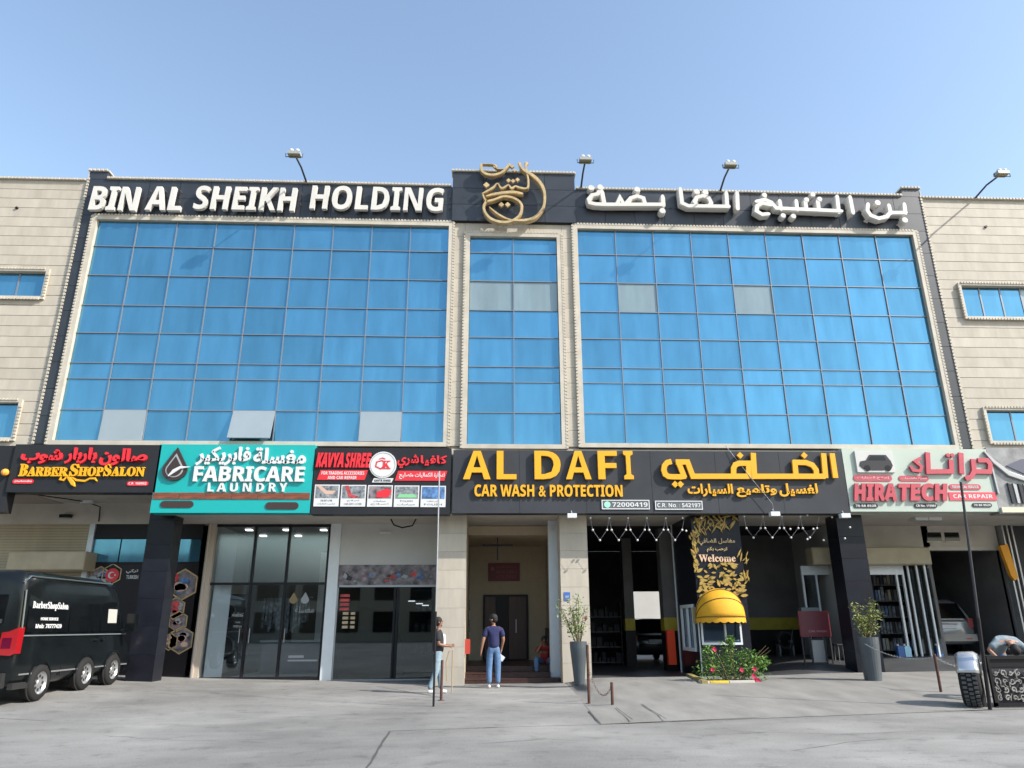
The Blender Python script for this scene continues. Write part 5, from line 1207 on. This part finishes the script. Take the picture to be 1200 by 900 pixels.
# ---- silver car in the garage
sz_ = g(15.5, 4); t = thing('silver_car', 'silver family car seen from behind inside the right garage bay', 'car', (W(1112, 740, 3.6).x, 3.6, sz_))
loft('body', [(0, .35, 1.0, .80, .78, 6), (.06, .30, 1.08, .90, .86, 7), (.4, .28, 1.10, .93, .88, 7), (4.2, .28, 1.05, .92, .86, 7), (4.6, .35, .85, .8, .7, 5)], suv_m, t)
loft('cabin', [(.10, .95, 1.25, .84, .80, 6), (.30, .95, 1.60, .86, .72, 6), (.55, .95, 1.74, .86, .70, 6), (2.4, .95, 1.74, .86, .70, 6), (3.2, .95, 1.2, .84, .78, 5)], suv_m, t)
MB().add([(-.70, .02, 1.12), (.70, .02, 1.12), (.58, .24, 1.60), (-.58, .24, 1.60), (-.70, .3, 1.12), (.70, .3, 1.12), (.58, .5, 1.60), (-.58, .5, 1.60)], [(0, 1, 2, 3), (0, 4, 5, 1), (1, 5, 6, 2), (2, 6, 7, 3), (3, 7, 4, 0)]).build('rear_window', dark_glass, t, local=True)
for s_ in (-1, 1): MB().box(min(s_*.70, s_*.87), max(s_*.70, s_*.87), -.01, .1, .82, 1.12).build('tail_lamp', M('dull_red_lens', (.25, .02, .02), .3) if s_ < 0 else bpy.data.materials['dull_red_lens'], t, local=True)
MB().box(-.88, .88, -.09, .02, .40, .62).build('bumper', suv_m, t, local=True); MB().box(-.28, .28, -.035, -.0, .80, .92).build('number_plate', white_m, t, local=True); MB().box(-.34, .34, -.03, -.005, .93, .97).build('plate_trim', chrome, t, local=True)
MB().box(-.7, -.5, -.095, -.09, .46, .5).box(.5, .7, -.095, -.09, .46, .5).build('reflector', lamp_red, t, local=True)
for y in (.85, 3.6):
    for s_ in (-1, 1): wheel(t, s_*.80, y, .33, .33, .2, s_)
# dark car parked deep in the wash bay, in front of the daylight opening
z_ = g(4.5, 8); t = thing('dark_car', 'dark car standing in front of the bright opening at the back of the wash bay', 'car', (W(767, 740, 8.2).x, 8.2, z_))
loft('body', [(0, .35, .95, .80, .78, 6), (.06, .30, 1.02, .90, .86, 7), (4.2, .28, 1.0, .92, .86, 7), (4.5, .35, .8, .8, .7, 5)], van_m, t, n=20)
loft('cabin', [(.10, .9, 1.2, .84, .80, 6), (.35, .9, 1.62, .84, .70, 5), (2.2, .9, 1.66, .84, .68, 5), (2.8, .9, 1.15, .84, .78, 5)], van_m, t, n=20)
MB().add([(-.6, .0, 1.12), (.6, .0, 1.12), (.5, .25, 1.56), (-.5, .25, 1.56)], [(0, 1, 2, 3)]).build('rear_window', dark_glass, t, local=True); MB().box(-.25, .25, -.03, .0, .75, .86).build('number_plate', greyfig, t, local=True)
for s_ in (-1, 1): MB().box(min(s_*.68, s_*.86), max(s_*.68, s_*.86), -.01, .1, .78, 1.0).build('tail_lamp', bpy.data.materials['dull_red_lens'], t, local=True)
for y in (.8, 3.5):
    for s_ in (-1, 1): wheel(t, s_*.80, y, .32, .32, .2, s_)
# bay clutter
def rack(x, Y, wd_, n, label, cols):
    z = g(x, Y); t = thing('storage_rack', label, 'rack', (x, Y, z))
    for s_ in (-1, 1): MB().box(x+s_*wd_/2-.02, x+s_*wd_/2+.02, Y-.2, Y+.2, z, z+n*.55).build('rack_side', dgrey, t)
    for k in range(n):
        zz = z+.1+k*.52; boxobj('rack_board', int_grey, x-wd_/2+.02, x+wd_/2-.02, Y-.2, Y+.2, zz, zz+.03, t); xx = x-wd_/2+.06
        while xx < x+wd_/2-.2: w1 = random.choice([.1, .14, .2]); h1 = random.choice([.15, .25, .32]); boxobj('box', random.choice(cols), xx, xx+w1, Y-.15, Y+.1, zz+.03, zz+.03+h1, t); xx += w1+.04
rack(XX(706, 720, 7), 7, 1.3, 4, 'dark storage rack against the left wall of the wash bay', [dgrey, black_m, int_dark])
rack(XX(1165, 720, 6), 6, 2.0, 4, 'storage rack with parts at the right inside the garage bay', [dgrey, int_grey, black_m, rust])
t = thing('pressure_hose_reel', 'dark hose reel standing in the second wash bay', 'hose reel', (XX(918, 760, 4.5), 4.5, g(9, 4.5)))
xh = XX(918, 760, 4.5); zh = g(xh, 4.5); q = MB()
for k in range(4): q.ring(xh, zh+.5, .22, .28, 4.4-k*.07, 4.46-k*.07, 20)
q.build('hose_coil', dgrey, t); boxobj('reel_stand', grey_metal, xh-.25, xh-.2, 4.2, 4.5, zh, zh+.5, t); boxobj('reel_stand', grey_metal, xh+.2, xh+.25, 4.2, 4.5, zh, zh+.5, t); MB().tube([(xh+.1, 4.2, zh+.2), (xh+.25, 4.1, zh+.9)], .012, 5).build('lance', grey_metal, t)

# ---- string lights under the sign
t = thing('string_lights', 'string of small white bulbs zigzagging under the car wash sign', 'string lights', (6, -.1, SOF))
q = MB(); bl = []
def tri(px0, n, stp, y0=607, y1=622, y2=636):
    for i in range(n):
        x = px0+i*stp; P_ = [W(x, y0, -.2), W(x+stp*.12, y1, -.2), W(x+stp*.5, y2, -.2), W(x+stp*.88, y1, -.2), W(x+stp, y0, -.2)]
        q.tube(P_, .004, 4, caps=False); bl.extend([P_[0], P_[1], P_[2], P_[3]])
tri(692, 5, 22, 607, 621, 633); tri(872, 4, 22, 605, 619, 630)
for px, py in [(800, 607), (822, 607), (946, 604), (953, 620), (946, 632), (965, 633), (975, 606), (990, 631), (996, 618), (804, 622), (926, 620)]: bl.append(W(px, py, -.2))
q.build('wire', M('pale_wire', (.35, .33, .38), .5), t)
proto = None
for c in bl:
    if proto is None: b_ = MB().ball((0, 0, 0), .032, 6); proto = b_.build('bulb', bulb_m, t, local=True, smooth=True); proto.location = c-wloc(t)
    else: o = proto.copy(); C.objects.link(o); o.parent = t; o.location = c-wloc(t)
soft_pipe('sign_cable', 'thin grey wires running over the yellow Arabic letters to the hanging floodlight', 'cable', [W(850, 522, SY-.03), W(880, 560, SY-.13), W(905, 590, SY-.13), W(907, 600, SY-.1)], .008, grey_metal)

# ---- upright tyre and lattice barrier, bottom right
p = gp(1161, 832); z = g(*p); t = thing('standing_tyre', 'large black treaded tyre standing upright with a silver mudguard over it', 'tyre', (p[0], p[1]+.42, z), R(-36)); o_ = (0, 0, .46)
r = .46; wd_ = .34
MB().lathe([(r*.5, -wd_/2), (r*.85, -wd_/2-.01), (r*.97, -wd_*.42), (r, -wd_*.3), (r, wd_*.3), (r*.97, wd_*.42), (r*.85, wd_/2+.01), (r*.5, wd_/2)], *o_, n=36, axis='x').build('tyre_body', tyre_m, t, local=True, smooth=True)
q = MB()
for k in range(36):
    a = 2*math.pi*k/36
    for s_, ph in ((-.09, 0), (.0, .06), (.09, 0)):
        aa = a+ph; c = Vector((o_[0]+s_, o_[1]+math.cos(aa)*(r+.008), o_[2]+math.sin(aa)*(r+.008))); T = Vector((0, -math.sin(aa), math.cos(aa)))*.022; N = Vector((0, math.cos(aa), math.sin(aa)))*.012; S = Vector((.035, 0, 0))
        q.add([c+S*i+T*j+N*k_ for i in (-1, 1) for j in (-1, 1) for k_ in (-1, 1)], [(0, 1, 3, 2), (4, 6, 7, 5), (0, 4, 5, 1), (2, 3, 7, 6), (0, 2, 6, 4), (1, 5, 7, 3)])
tag(q.build('tread_blocks', M('tread_grey', (.09, .09, .09), .7), t, local=True), kind='stuff')
q = MB(); n = 14
for k in range(n+1):
    a = R(20+150*k/n)
    for rr_, xx in ((r+.03, -.19), (r+.07, -.12), (r+.08, .12), (r+.03, .19)): q.v.append((o_[0]+xx, o_[1]-math.cos(a)*rr_, o_[2]+math.sin(a)*rr_))
q.f = [(k*4+j, k*4+j+1, k*4+j+5, k*4+j+4) for k in range(n) for j in range(3)]
o = q.build('mudguard', M('silver_metal', (.55, .57, .6), .25, metal=.7), t, local=True, smooth=True, fix=False); md = o.modifiers.new('t', 'SOLIDIFY'); md.thickness = .01
MB().lathe([(0, -.02), (.2, -.02), (.2, .02), (0, .02)], o_[0]-.15, o_[1], o_[2], 20, axis='x').build('hub', grey_metal, t, local=True)
p = gp(1169, 831); x0 = p[0]+.03; yb = p[1]+.1; z = g(*p); t = thing('lattice_barrier', 'black ornamental lattice barrier at the bottom right edge', 'barrier', (x0+1, yb, z))
h = .92; MB().box(x0, x0+2.4, yb-.03, yb+.03, z+h-.06, z+h).box(x0, x0+2.4, yb-.03, yb+.03, z+.04, z+.1).box(x0, x0+.05, yb-.03, yb+.03, z, z+h-.06).box(x0+2.35, x0+2.4, yb-.03, yb+.03, z, z+h-.06).build('frame', black_m, t)
MB().box(x0+.05, x0+2.35, yb+.01, yb+.02, z+.72, z+h-.06).build('top_panel', black_m, t)
q = MB()
for i in range(16):
    for j in range(4):
        cx_, cz_ = x0+.12+i*.145, z+.18+j*.145; a0 = random.uniform(0, 6.3)
        rr_ = random.uniform(.04, .075)
        pts = [(cx_+rr_*(1-k/12)*math.cos(a0+k*.7)+.0, cz_+rr_*(1-k/12)*math.sin(a0+k*.7)) for k in range(9)]
        q.ribbon(pts, random.uniform(.012, .026), yb-.03, yb+.0)
        b0 = random.uniform(0, 6.3); q.ribbon([(cx_, cz_), (cx_+.06*math.cos(b0), cz_+.06*math.sin(b0)), (cx_+.11*math.cos(b0+.5), min(z+.7, max(z+.12, cz_+.11*math.sin(b0+.5))))], .016, yb-.026, yb+.0)
tag(q.build('scroll_ironwork', M('worn_silver_paint', (.30, .29, .27), .5, metal=.3, noise_amt=.5, scale=12), t), kind='stuff')
MB().box(x0+.05, x0+2.35, yb+.03, yb+.04, z+.1, z+.72).build('back_panel', dgrey, t)

# ------------------------------------------------------------------ people
def skinmesh(nodes, edges, root, name, mat, parent, sub=2):
    me = bpy.data.meshes.new(name); keys = list(nodes); me.from_pydata([nodes[k][:3] for k in keys], [(keys.index(a), keys.index(b)) for a, b in edges], [])
    o = bpy.data.objects.new(name, me); C.objects.link(o); m = o.modifiers.new('skin', 'SKIN'); m.use_smooth_shade = True; m.branch_smoothing = .6
    s2 = o.modifiers.new('sub', 'SUBSURF'); s2.levels = s2.render_levels = sub
    for i, k in enumerate(keys):
        sv = me.skin_vertices[0].data[i]; rr_ = nodes[k][3]; sv.radius = (rr_, rr_) if not isinstance(rr_, tuple) else rr_; sv.use_root = k == root
    bpy.context.view_layer.update(); m2 = bpy.data.meshes.new_from_object(o.evaluated_get(bpy.context.evaluated_depsgraph_get()))
    bpy.data.objects.remove(o); bpy.data.meshes.remove(me); m2.name = name; m2.materials.clear(); m2.materials.append(mat); m2.shade_smooth()
    return link(name, m2, parent)
BASE = dict(pelvis=(0, 0, .95, .125), waist=(0, 0, 1.08, .125), chest=(0, 0, 1.28, .132), collar=(0, -.01, 1.43, .085), neck=(0, 0, 1.51, .052), jaw=(0, .02, 1.58, .070), skull=(0, .01, 1.66, .092), crown=(0, 0, 1.72, .065), nose=(0, .105, 1.63, .014),
            shL=(-.18, -.01, 1.40, .062), elL=(-.25, -.04, 1.12, .045), wrL=(-.26, .04, .88, .028), pmL=(-.26, .06, .81, .034),
            shR=(.18, -.01, 1.40, .062), elR=(.25, -.04, 1.12, .045), wrR=(.26, .04, .88, .028), pmR=(.26, .06, .81, .034),
            hpL=(-.09, 0, .88, .10), knL=(-.11, .02, .48, .066), anL=(-.11, -.02, .09, .042), toL=(-.12, .13, .04, .036), hpR=(.09, 0, .88, .10), knR=(.11, .02, .48, .066), anR=(.11, -.02, .09, .042), toR=(.12, .13, .04, .036))
def person(label, loc, rz, pose, skin_, top, bottom, shoe, hair=True, beard=False, scale=1.0, inner=None):
    N = dict(BASE); N.update(pose); t = thing('person', label, 'person', loc, rz); t.scale = (scale,)*3
    E = [('pelvis', 'waist'), ('waist', 'chest'), ('chest', 'collar'), ('collar', 'neck'), ('neck', 'jaw'), ('jaw', 'skull'), ('skull', 'crown'), ('skull', 'nose')]
    for s_ in 'LR': E += [('collar', 'sh'+s_), ('sh'+s_, 'el'+s_), ('el'+s_, 'wr'+s_), ('wr'+s_, 'pm'+s_), ('pelvis', 'hp'+s_), ('hp'+s_, 'kn'+s_), ('kn'+s_, 'an'+s_)]
    B = {k: v for k, v in N.items() if not k.startswith('to')}
    for s_, sg in (('L', -1), ('R', 1)):
        w0, p0 = Vector(N['wr'+s_][:3]), Vector(N['pm'+s_][:3]); d = (p0-w0).normalized(); sd = d.cross(Vector((1, 0, 0))).normalized() if abs(d.x) < .9 else Vector((0, 1, 0))
        for i, (o_, L) in enumerate(((-.027, .066), (-.009, .078), (.009, .074), (.026, .06))):
            a = p0+sd*o_+d*.035; b = a+d*L*.5; c = b+(d*.8+Vector((-sg, 0, 0))*.45).normalized()*L*.5
            for nm, v in (('a', a), ('b', b), ('c', c)): B[f'f{s_}{i}{nm}'] = (*v, .0085)
            E += [('pm'+s_, f'f{s_}{i}a'), (f'f{s_}{i}a', f'f{s_}{i}b'), (f'f{s_}{i}b', f'f{s_}{i}c')]
        a = p0+sd*.04-d*.0; b = a+(sd*.6+d*.8)*.045; B[f't{s_}a'] = (*a, .011); B[f't{s_}b'] = (*b, .009); E += [('pm'+s_, f't{s_}a'), (f't{s_}a', f't{s_}b')]
    skinmesh(B, E, 'pelvis', 'body', skin_, t, 1)
    V = lambda k: Vector(N[k][:3])
    S_ = {k: (*V(k), N[k][3]+(.022 if k in ('pelvis', 'waist', 'chest') else .012)) for k in ('pelvis', 'waist', 'chest', 'collar', 'shL', 'shR')}
    for s_ in 'LR': S_['sl'+s_] = (*V('sh'+s_).lerp(V('el'+s_), .8), .074)
    S_['pelvis'] = (*(V('pelvis').lerp(V('waist'), -.4)), .156); S_['waist'] = (*V('waist'), .156); S_['chest'] = (*V('chest'), .180); S_['ntop'] = (*V('collar').lerp(V('neck'), .75), .075); S_['collar'] = (*V('collar'), .135); S_['shL'] = (*V('shL'), .092); S_['shR'] = (*V('shR'), .092)
    skinmesh(S_, [('pelvis', 'waist'), ('waist', 'chest'), ('chest', 'collar'), ('collar', 'ntop'), ('collar', 'shL'), ('collar', 'shR'), ('shL', 'slL'), ('shR', 'slR')], 'pelvis', 'shirt', top, t)
    T_ = {'w': (*V('pelvis').lerp(V('waist'), .7), .138), 'pelvis': (*V('pelvis'), .148)}; e = [('w', 'pelvis')]
    for s_ in 'LR': T_['hp'+s_] = (*V('hp'+s_), .112); T_['m'+s_] = (*V('hp'+s_).lerp(V('kn'+s_), .5), .095); T_['kn'+s_] = (*V('kn'+s_), .08); T_['c'+s_] = (*V('kn'+s_).lerp(V('an'+s_), .5), .072); T_['an'+s_] = (*V('kn'+s_).lerp(V('an'+s_), .97), .062); e += [('pelvis', 'hp'+s_), ('hp'+s_, 'm'+s_), ('m'+s_, 'kn'+s_), ('kn'+s_, 'c'+s_), ('c'+s_, 'an'+s_)]
    skinmesh(T_, e, 'pelvis', 'trousers', bottom, t)
    for s_ in 'LR':
        a, b = V('an'+s_), V('to'+s_); d = (b-a); d.z = 0; d = d.normalized() if d.length > 1e-3 else Vector((0, 1, 0)); z_ = a.z-.045
        skinmesh({'h': (a.x-d.x*.04, a.y-d.y*.04, z_, .046), 'm': (a.x+d.x*.05, a.y+d.y*.05, z_, .048), 't': (a.x+d.x*.15, a.y+d.y*.15, z_-.006, .038)}, [('h', 'm'), ('m', 't')], 'h', 'shoe', shoe, t)
    sk, cr, jw = V('skull'), V('crown'), V('jaw'); upv = (cr-sk).normalized(); fw_ = (V('nose')-sk); fw_ = (fw_-upv*fw_.dot(upv)).normalized()
    if hair:
        q = MB(); q.ball(sk+upv*.028-fw_*.022, .097, 12); q.ball(sk-upv*.02-fw_*.04, .085, 10); q.build('hair', hair_m, t, local=True, smooth=True, fix=False)
    if beard: skinmesh({'a': (*(jw+fw_*.045-upv*.0), .046), 'b': (*(jw+fw_*.02-upv*.03), .044)}, [('a', 'b')], 'a', 'beard', hair_m, t)
    sd = fw_.cross(upv)
    for s_ in (-1, 1):
        q = MB(); q.ball(sk+sd*.088*s_-fw_*.01-upv*.02, .022, 6); q.build('ear', skin_, t, local=True, smooth=True)
        q = MB(); q.ball(sk+sd*.033*s_+fw_*.086-upv*.005, .011, 6); q.build('eye', black_m, t, local=True, smooth=True)
    c = jw+fw_*.072+upv*.012; q = MB(); q.tube([c-sd*.025, c+sd*.025], .006, 5); q.build('mouth', M('lips', (.25, .09, .08)) if 'lips' not in bpy.data.materials else bpy.data.materials['lips'], t, local=True)
    return t
# man seen from behind, head turned to his left, papers in his right hand
p = gp(577, 806.5)
P1 = dict(BASE); hd = dict(jaw=(-.012, .03, 1.58, .068), skull=(-.02, .02, 1.66, .090), crown=(-.02, .01, 1.72, .062), nose=(-.105, .07, 1.62, .014))
t = person('man in navy T-shirt and blue jeans standing with his back to the street', (p[0]+.03, p[1], g(*p)), R(2), {**hd, 'elL': (-.27, -.06, 1.14, .046), 'wrL': (-.31, -.02, .92, .03), 'pmL': (-.32, .0, .85, .036), 'elR': (.25, .02, 1.15, .046), 'wrR': (.21, .12, .95, .03), 'pmR': (.20, .15, .88, .036)}, skin_m, navy_m, jean_m, shoe_m, scale=1.03)
c = wloc(t); tag(MB().add([(c.x+.14, c.y+.02, c.z+.86), (c.x+.30, c.y+.03, c.z+.74), (c.x+.22, c.y+.05, c.z+.63), (c.x+.09, c.y+.04, c.z+.78), (c.x+.14, c.y+.035, c.z+.86), (c.x+.30, c.y+.045, c.z+.74), (c.x+.22, c.y+.065, c.z+.63), (c.x+.09, c.y+.055, c.z+.78)], [(0, 1, 2, 3), (7, 6, 5, 4), (0, 4, 5, 1), (1, 5, 6, 2), (2, 6, 7, 3), (3, 7, 4, 0)]).build('paper_sheet', paper_m), 'white papers held at the right thigh of the man in navy', 'papers')
# man in profile by the cream pillar
p = gp(513, 813)
person('bearded man in black and white shirt standing in profile by the cream pillar', (p[0]-.02, p[1], g(*p)), R(-85), {'elL': (-.22, .02, 1.14, .045), 'wrL': (-.12, .24, 1.10, .03), 'pmL': (-.10, .31, 1.10, .034), 'elR': (.22, .0, 1.13, .045), 'wrR': (.16, .22, 1.09, .03), 'pmR': (.15, .29, 1.10, .034), 'knL': (-.1, .06, .48, .066), 'anL': (-.1, .1, .09, .042), 'toL': (-.1, .25, .04, .036), 'knR': (.1, -.04, .49, .066), 'anR': (.11, -.2, .1, .042), 'toR': (.12, -.05, .04, .036)}, skin_d, blk_cloth, jean_l, shoe_m, beard=True, scale=.98)
pp = bpy.data.objects['person.001']; skinmesh({'a': (0, .12, 1.38, .055), 'b': (0, .14, 1.2, .05), 'c': (0, .12, 1.05, .04)}, [('a', 'b'), ('b', 'c')], 'a', 'shirt_front', wht_cloth, pp)
# man sitting on the lobby step
c = W(641, 772, 2.15)
person('man in red shirt sitting on the lobby steps with a hand to his face', (c.x-.05, 2.2, 0), R(172), {'pelvis': (0, 0, .50, .125), 'waist': (0, .06, .62, .125), 'chest': (0, .16, .80, .125), 'collar': (0, .22, .93, .085), 'neck': (0, .26, 1.0, .052), 'jaw': (0, .32, 1.05, .068), 'skull': (0, .33, 1.13, .09), 'crown': (0, .31, 1.19, .062), 'nose': (0, .42, 1.09, .014),
       'shL': (-.18, .2, .90, .06), 'elL': (-.25, .36, .68, .045), 'wrL': (-.24, .50, .52, .03), 'pmL': (-.22, .55, .47, .034), 'shR': (.18, .2, .90, .06), 'elR': (.22, .42, .76, .045), 'wrR': (.10, .44, .98, .03), 'pmR': (.07, .44, 1.03, .034),
       'hpL': (-.11, .05, .50, .105), 'knL': (-.24, .46, .60, .07), 'anL': (-.20, .55, .22, .042), 'toL': (-.22, .68, .18, .036), 'hpR': (.11, .05, .50, .105), 'knR': (.24, .46, .60, .07), 'anR': (.22, .52, .22, .042), 'toR': (.24, .66, .18, .036)}, skin_d, red_cloth, jean_m, shoe_d)
# person bending behind the barrier
c = W(1176, 765, -5.6); gz = g(c.x, -5.6)
person('person in pale blue shirt bending forward behind the lattice barrier', (c.x+.05, -5.35, gz), R(172), {'waist': (0, .08, 1.06, .13), 'chest': (0, .32, 1.16, .115), 'collar': (0, .48, 1.13, .075), 'neck': (0, .56, 1.10, .052), 'jaw': (0, .62, 1.02, .068), 'skull': (0, .66, .97, .09), 'crown': (0, .70, .93, .062), 'nose': (0, .60, .90, .014),
       'shL': (-.2, .46, 1.10, .065), 'elL': (-.33, .52, .92, .046), 'wrL': (-.30, .66, .82, .03), 'pmL': (-.28, .72, .80, .034), 'shR': (.2, .46, 1.10, .065), 'elR': (.40, .46, .98, .046), 'wrR': (.30, .6, .80, .03), 'pmR': (.28, .66, .76, .034)}, skin_m, pale_cloth, jean_m, shoe_d)

# ------------------------------------------------------------------ the other side of the street (seen only as reflections in the shop glass)
for i, (x0, x1, h, mt, lb) in enumerate([(-62, -22, 9.5, cream, 'long low cream building across the street, behind the camera on the left'), (-21, 14, 8.0, wall_cream, 'tan two-storey building across the street, straight behind the camera'), (15, 60, 10.0, int_grey, 'grey three-storey building across the street, behind the camera on the right')]):
    t = thing('street_building', lb, 'building', ((x0+x1)/2, -66, 0), group='buildings across the street')
    MB().box(x0, x1, -72, -60, -.1, h).build('wall', mt, t); MB().box(x0-.1, x1+.1, -72.1, -59.8, h, h+.3).build('roof', soffit_m, t)
    n = int((x1-x0)/4)
    for k in range(n):
        for z in (1.0, 4.4): boxobj('window', dark_glass, x0+.8+k*4, x0+3.2+k*4, -59.99, -59.93, z, z+2.2, t)
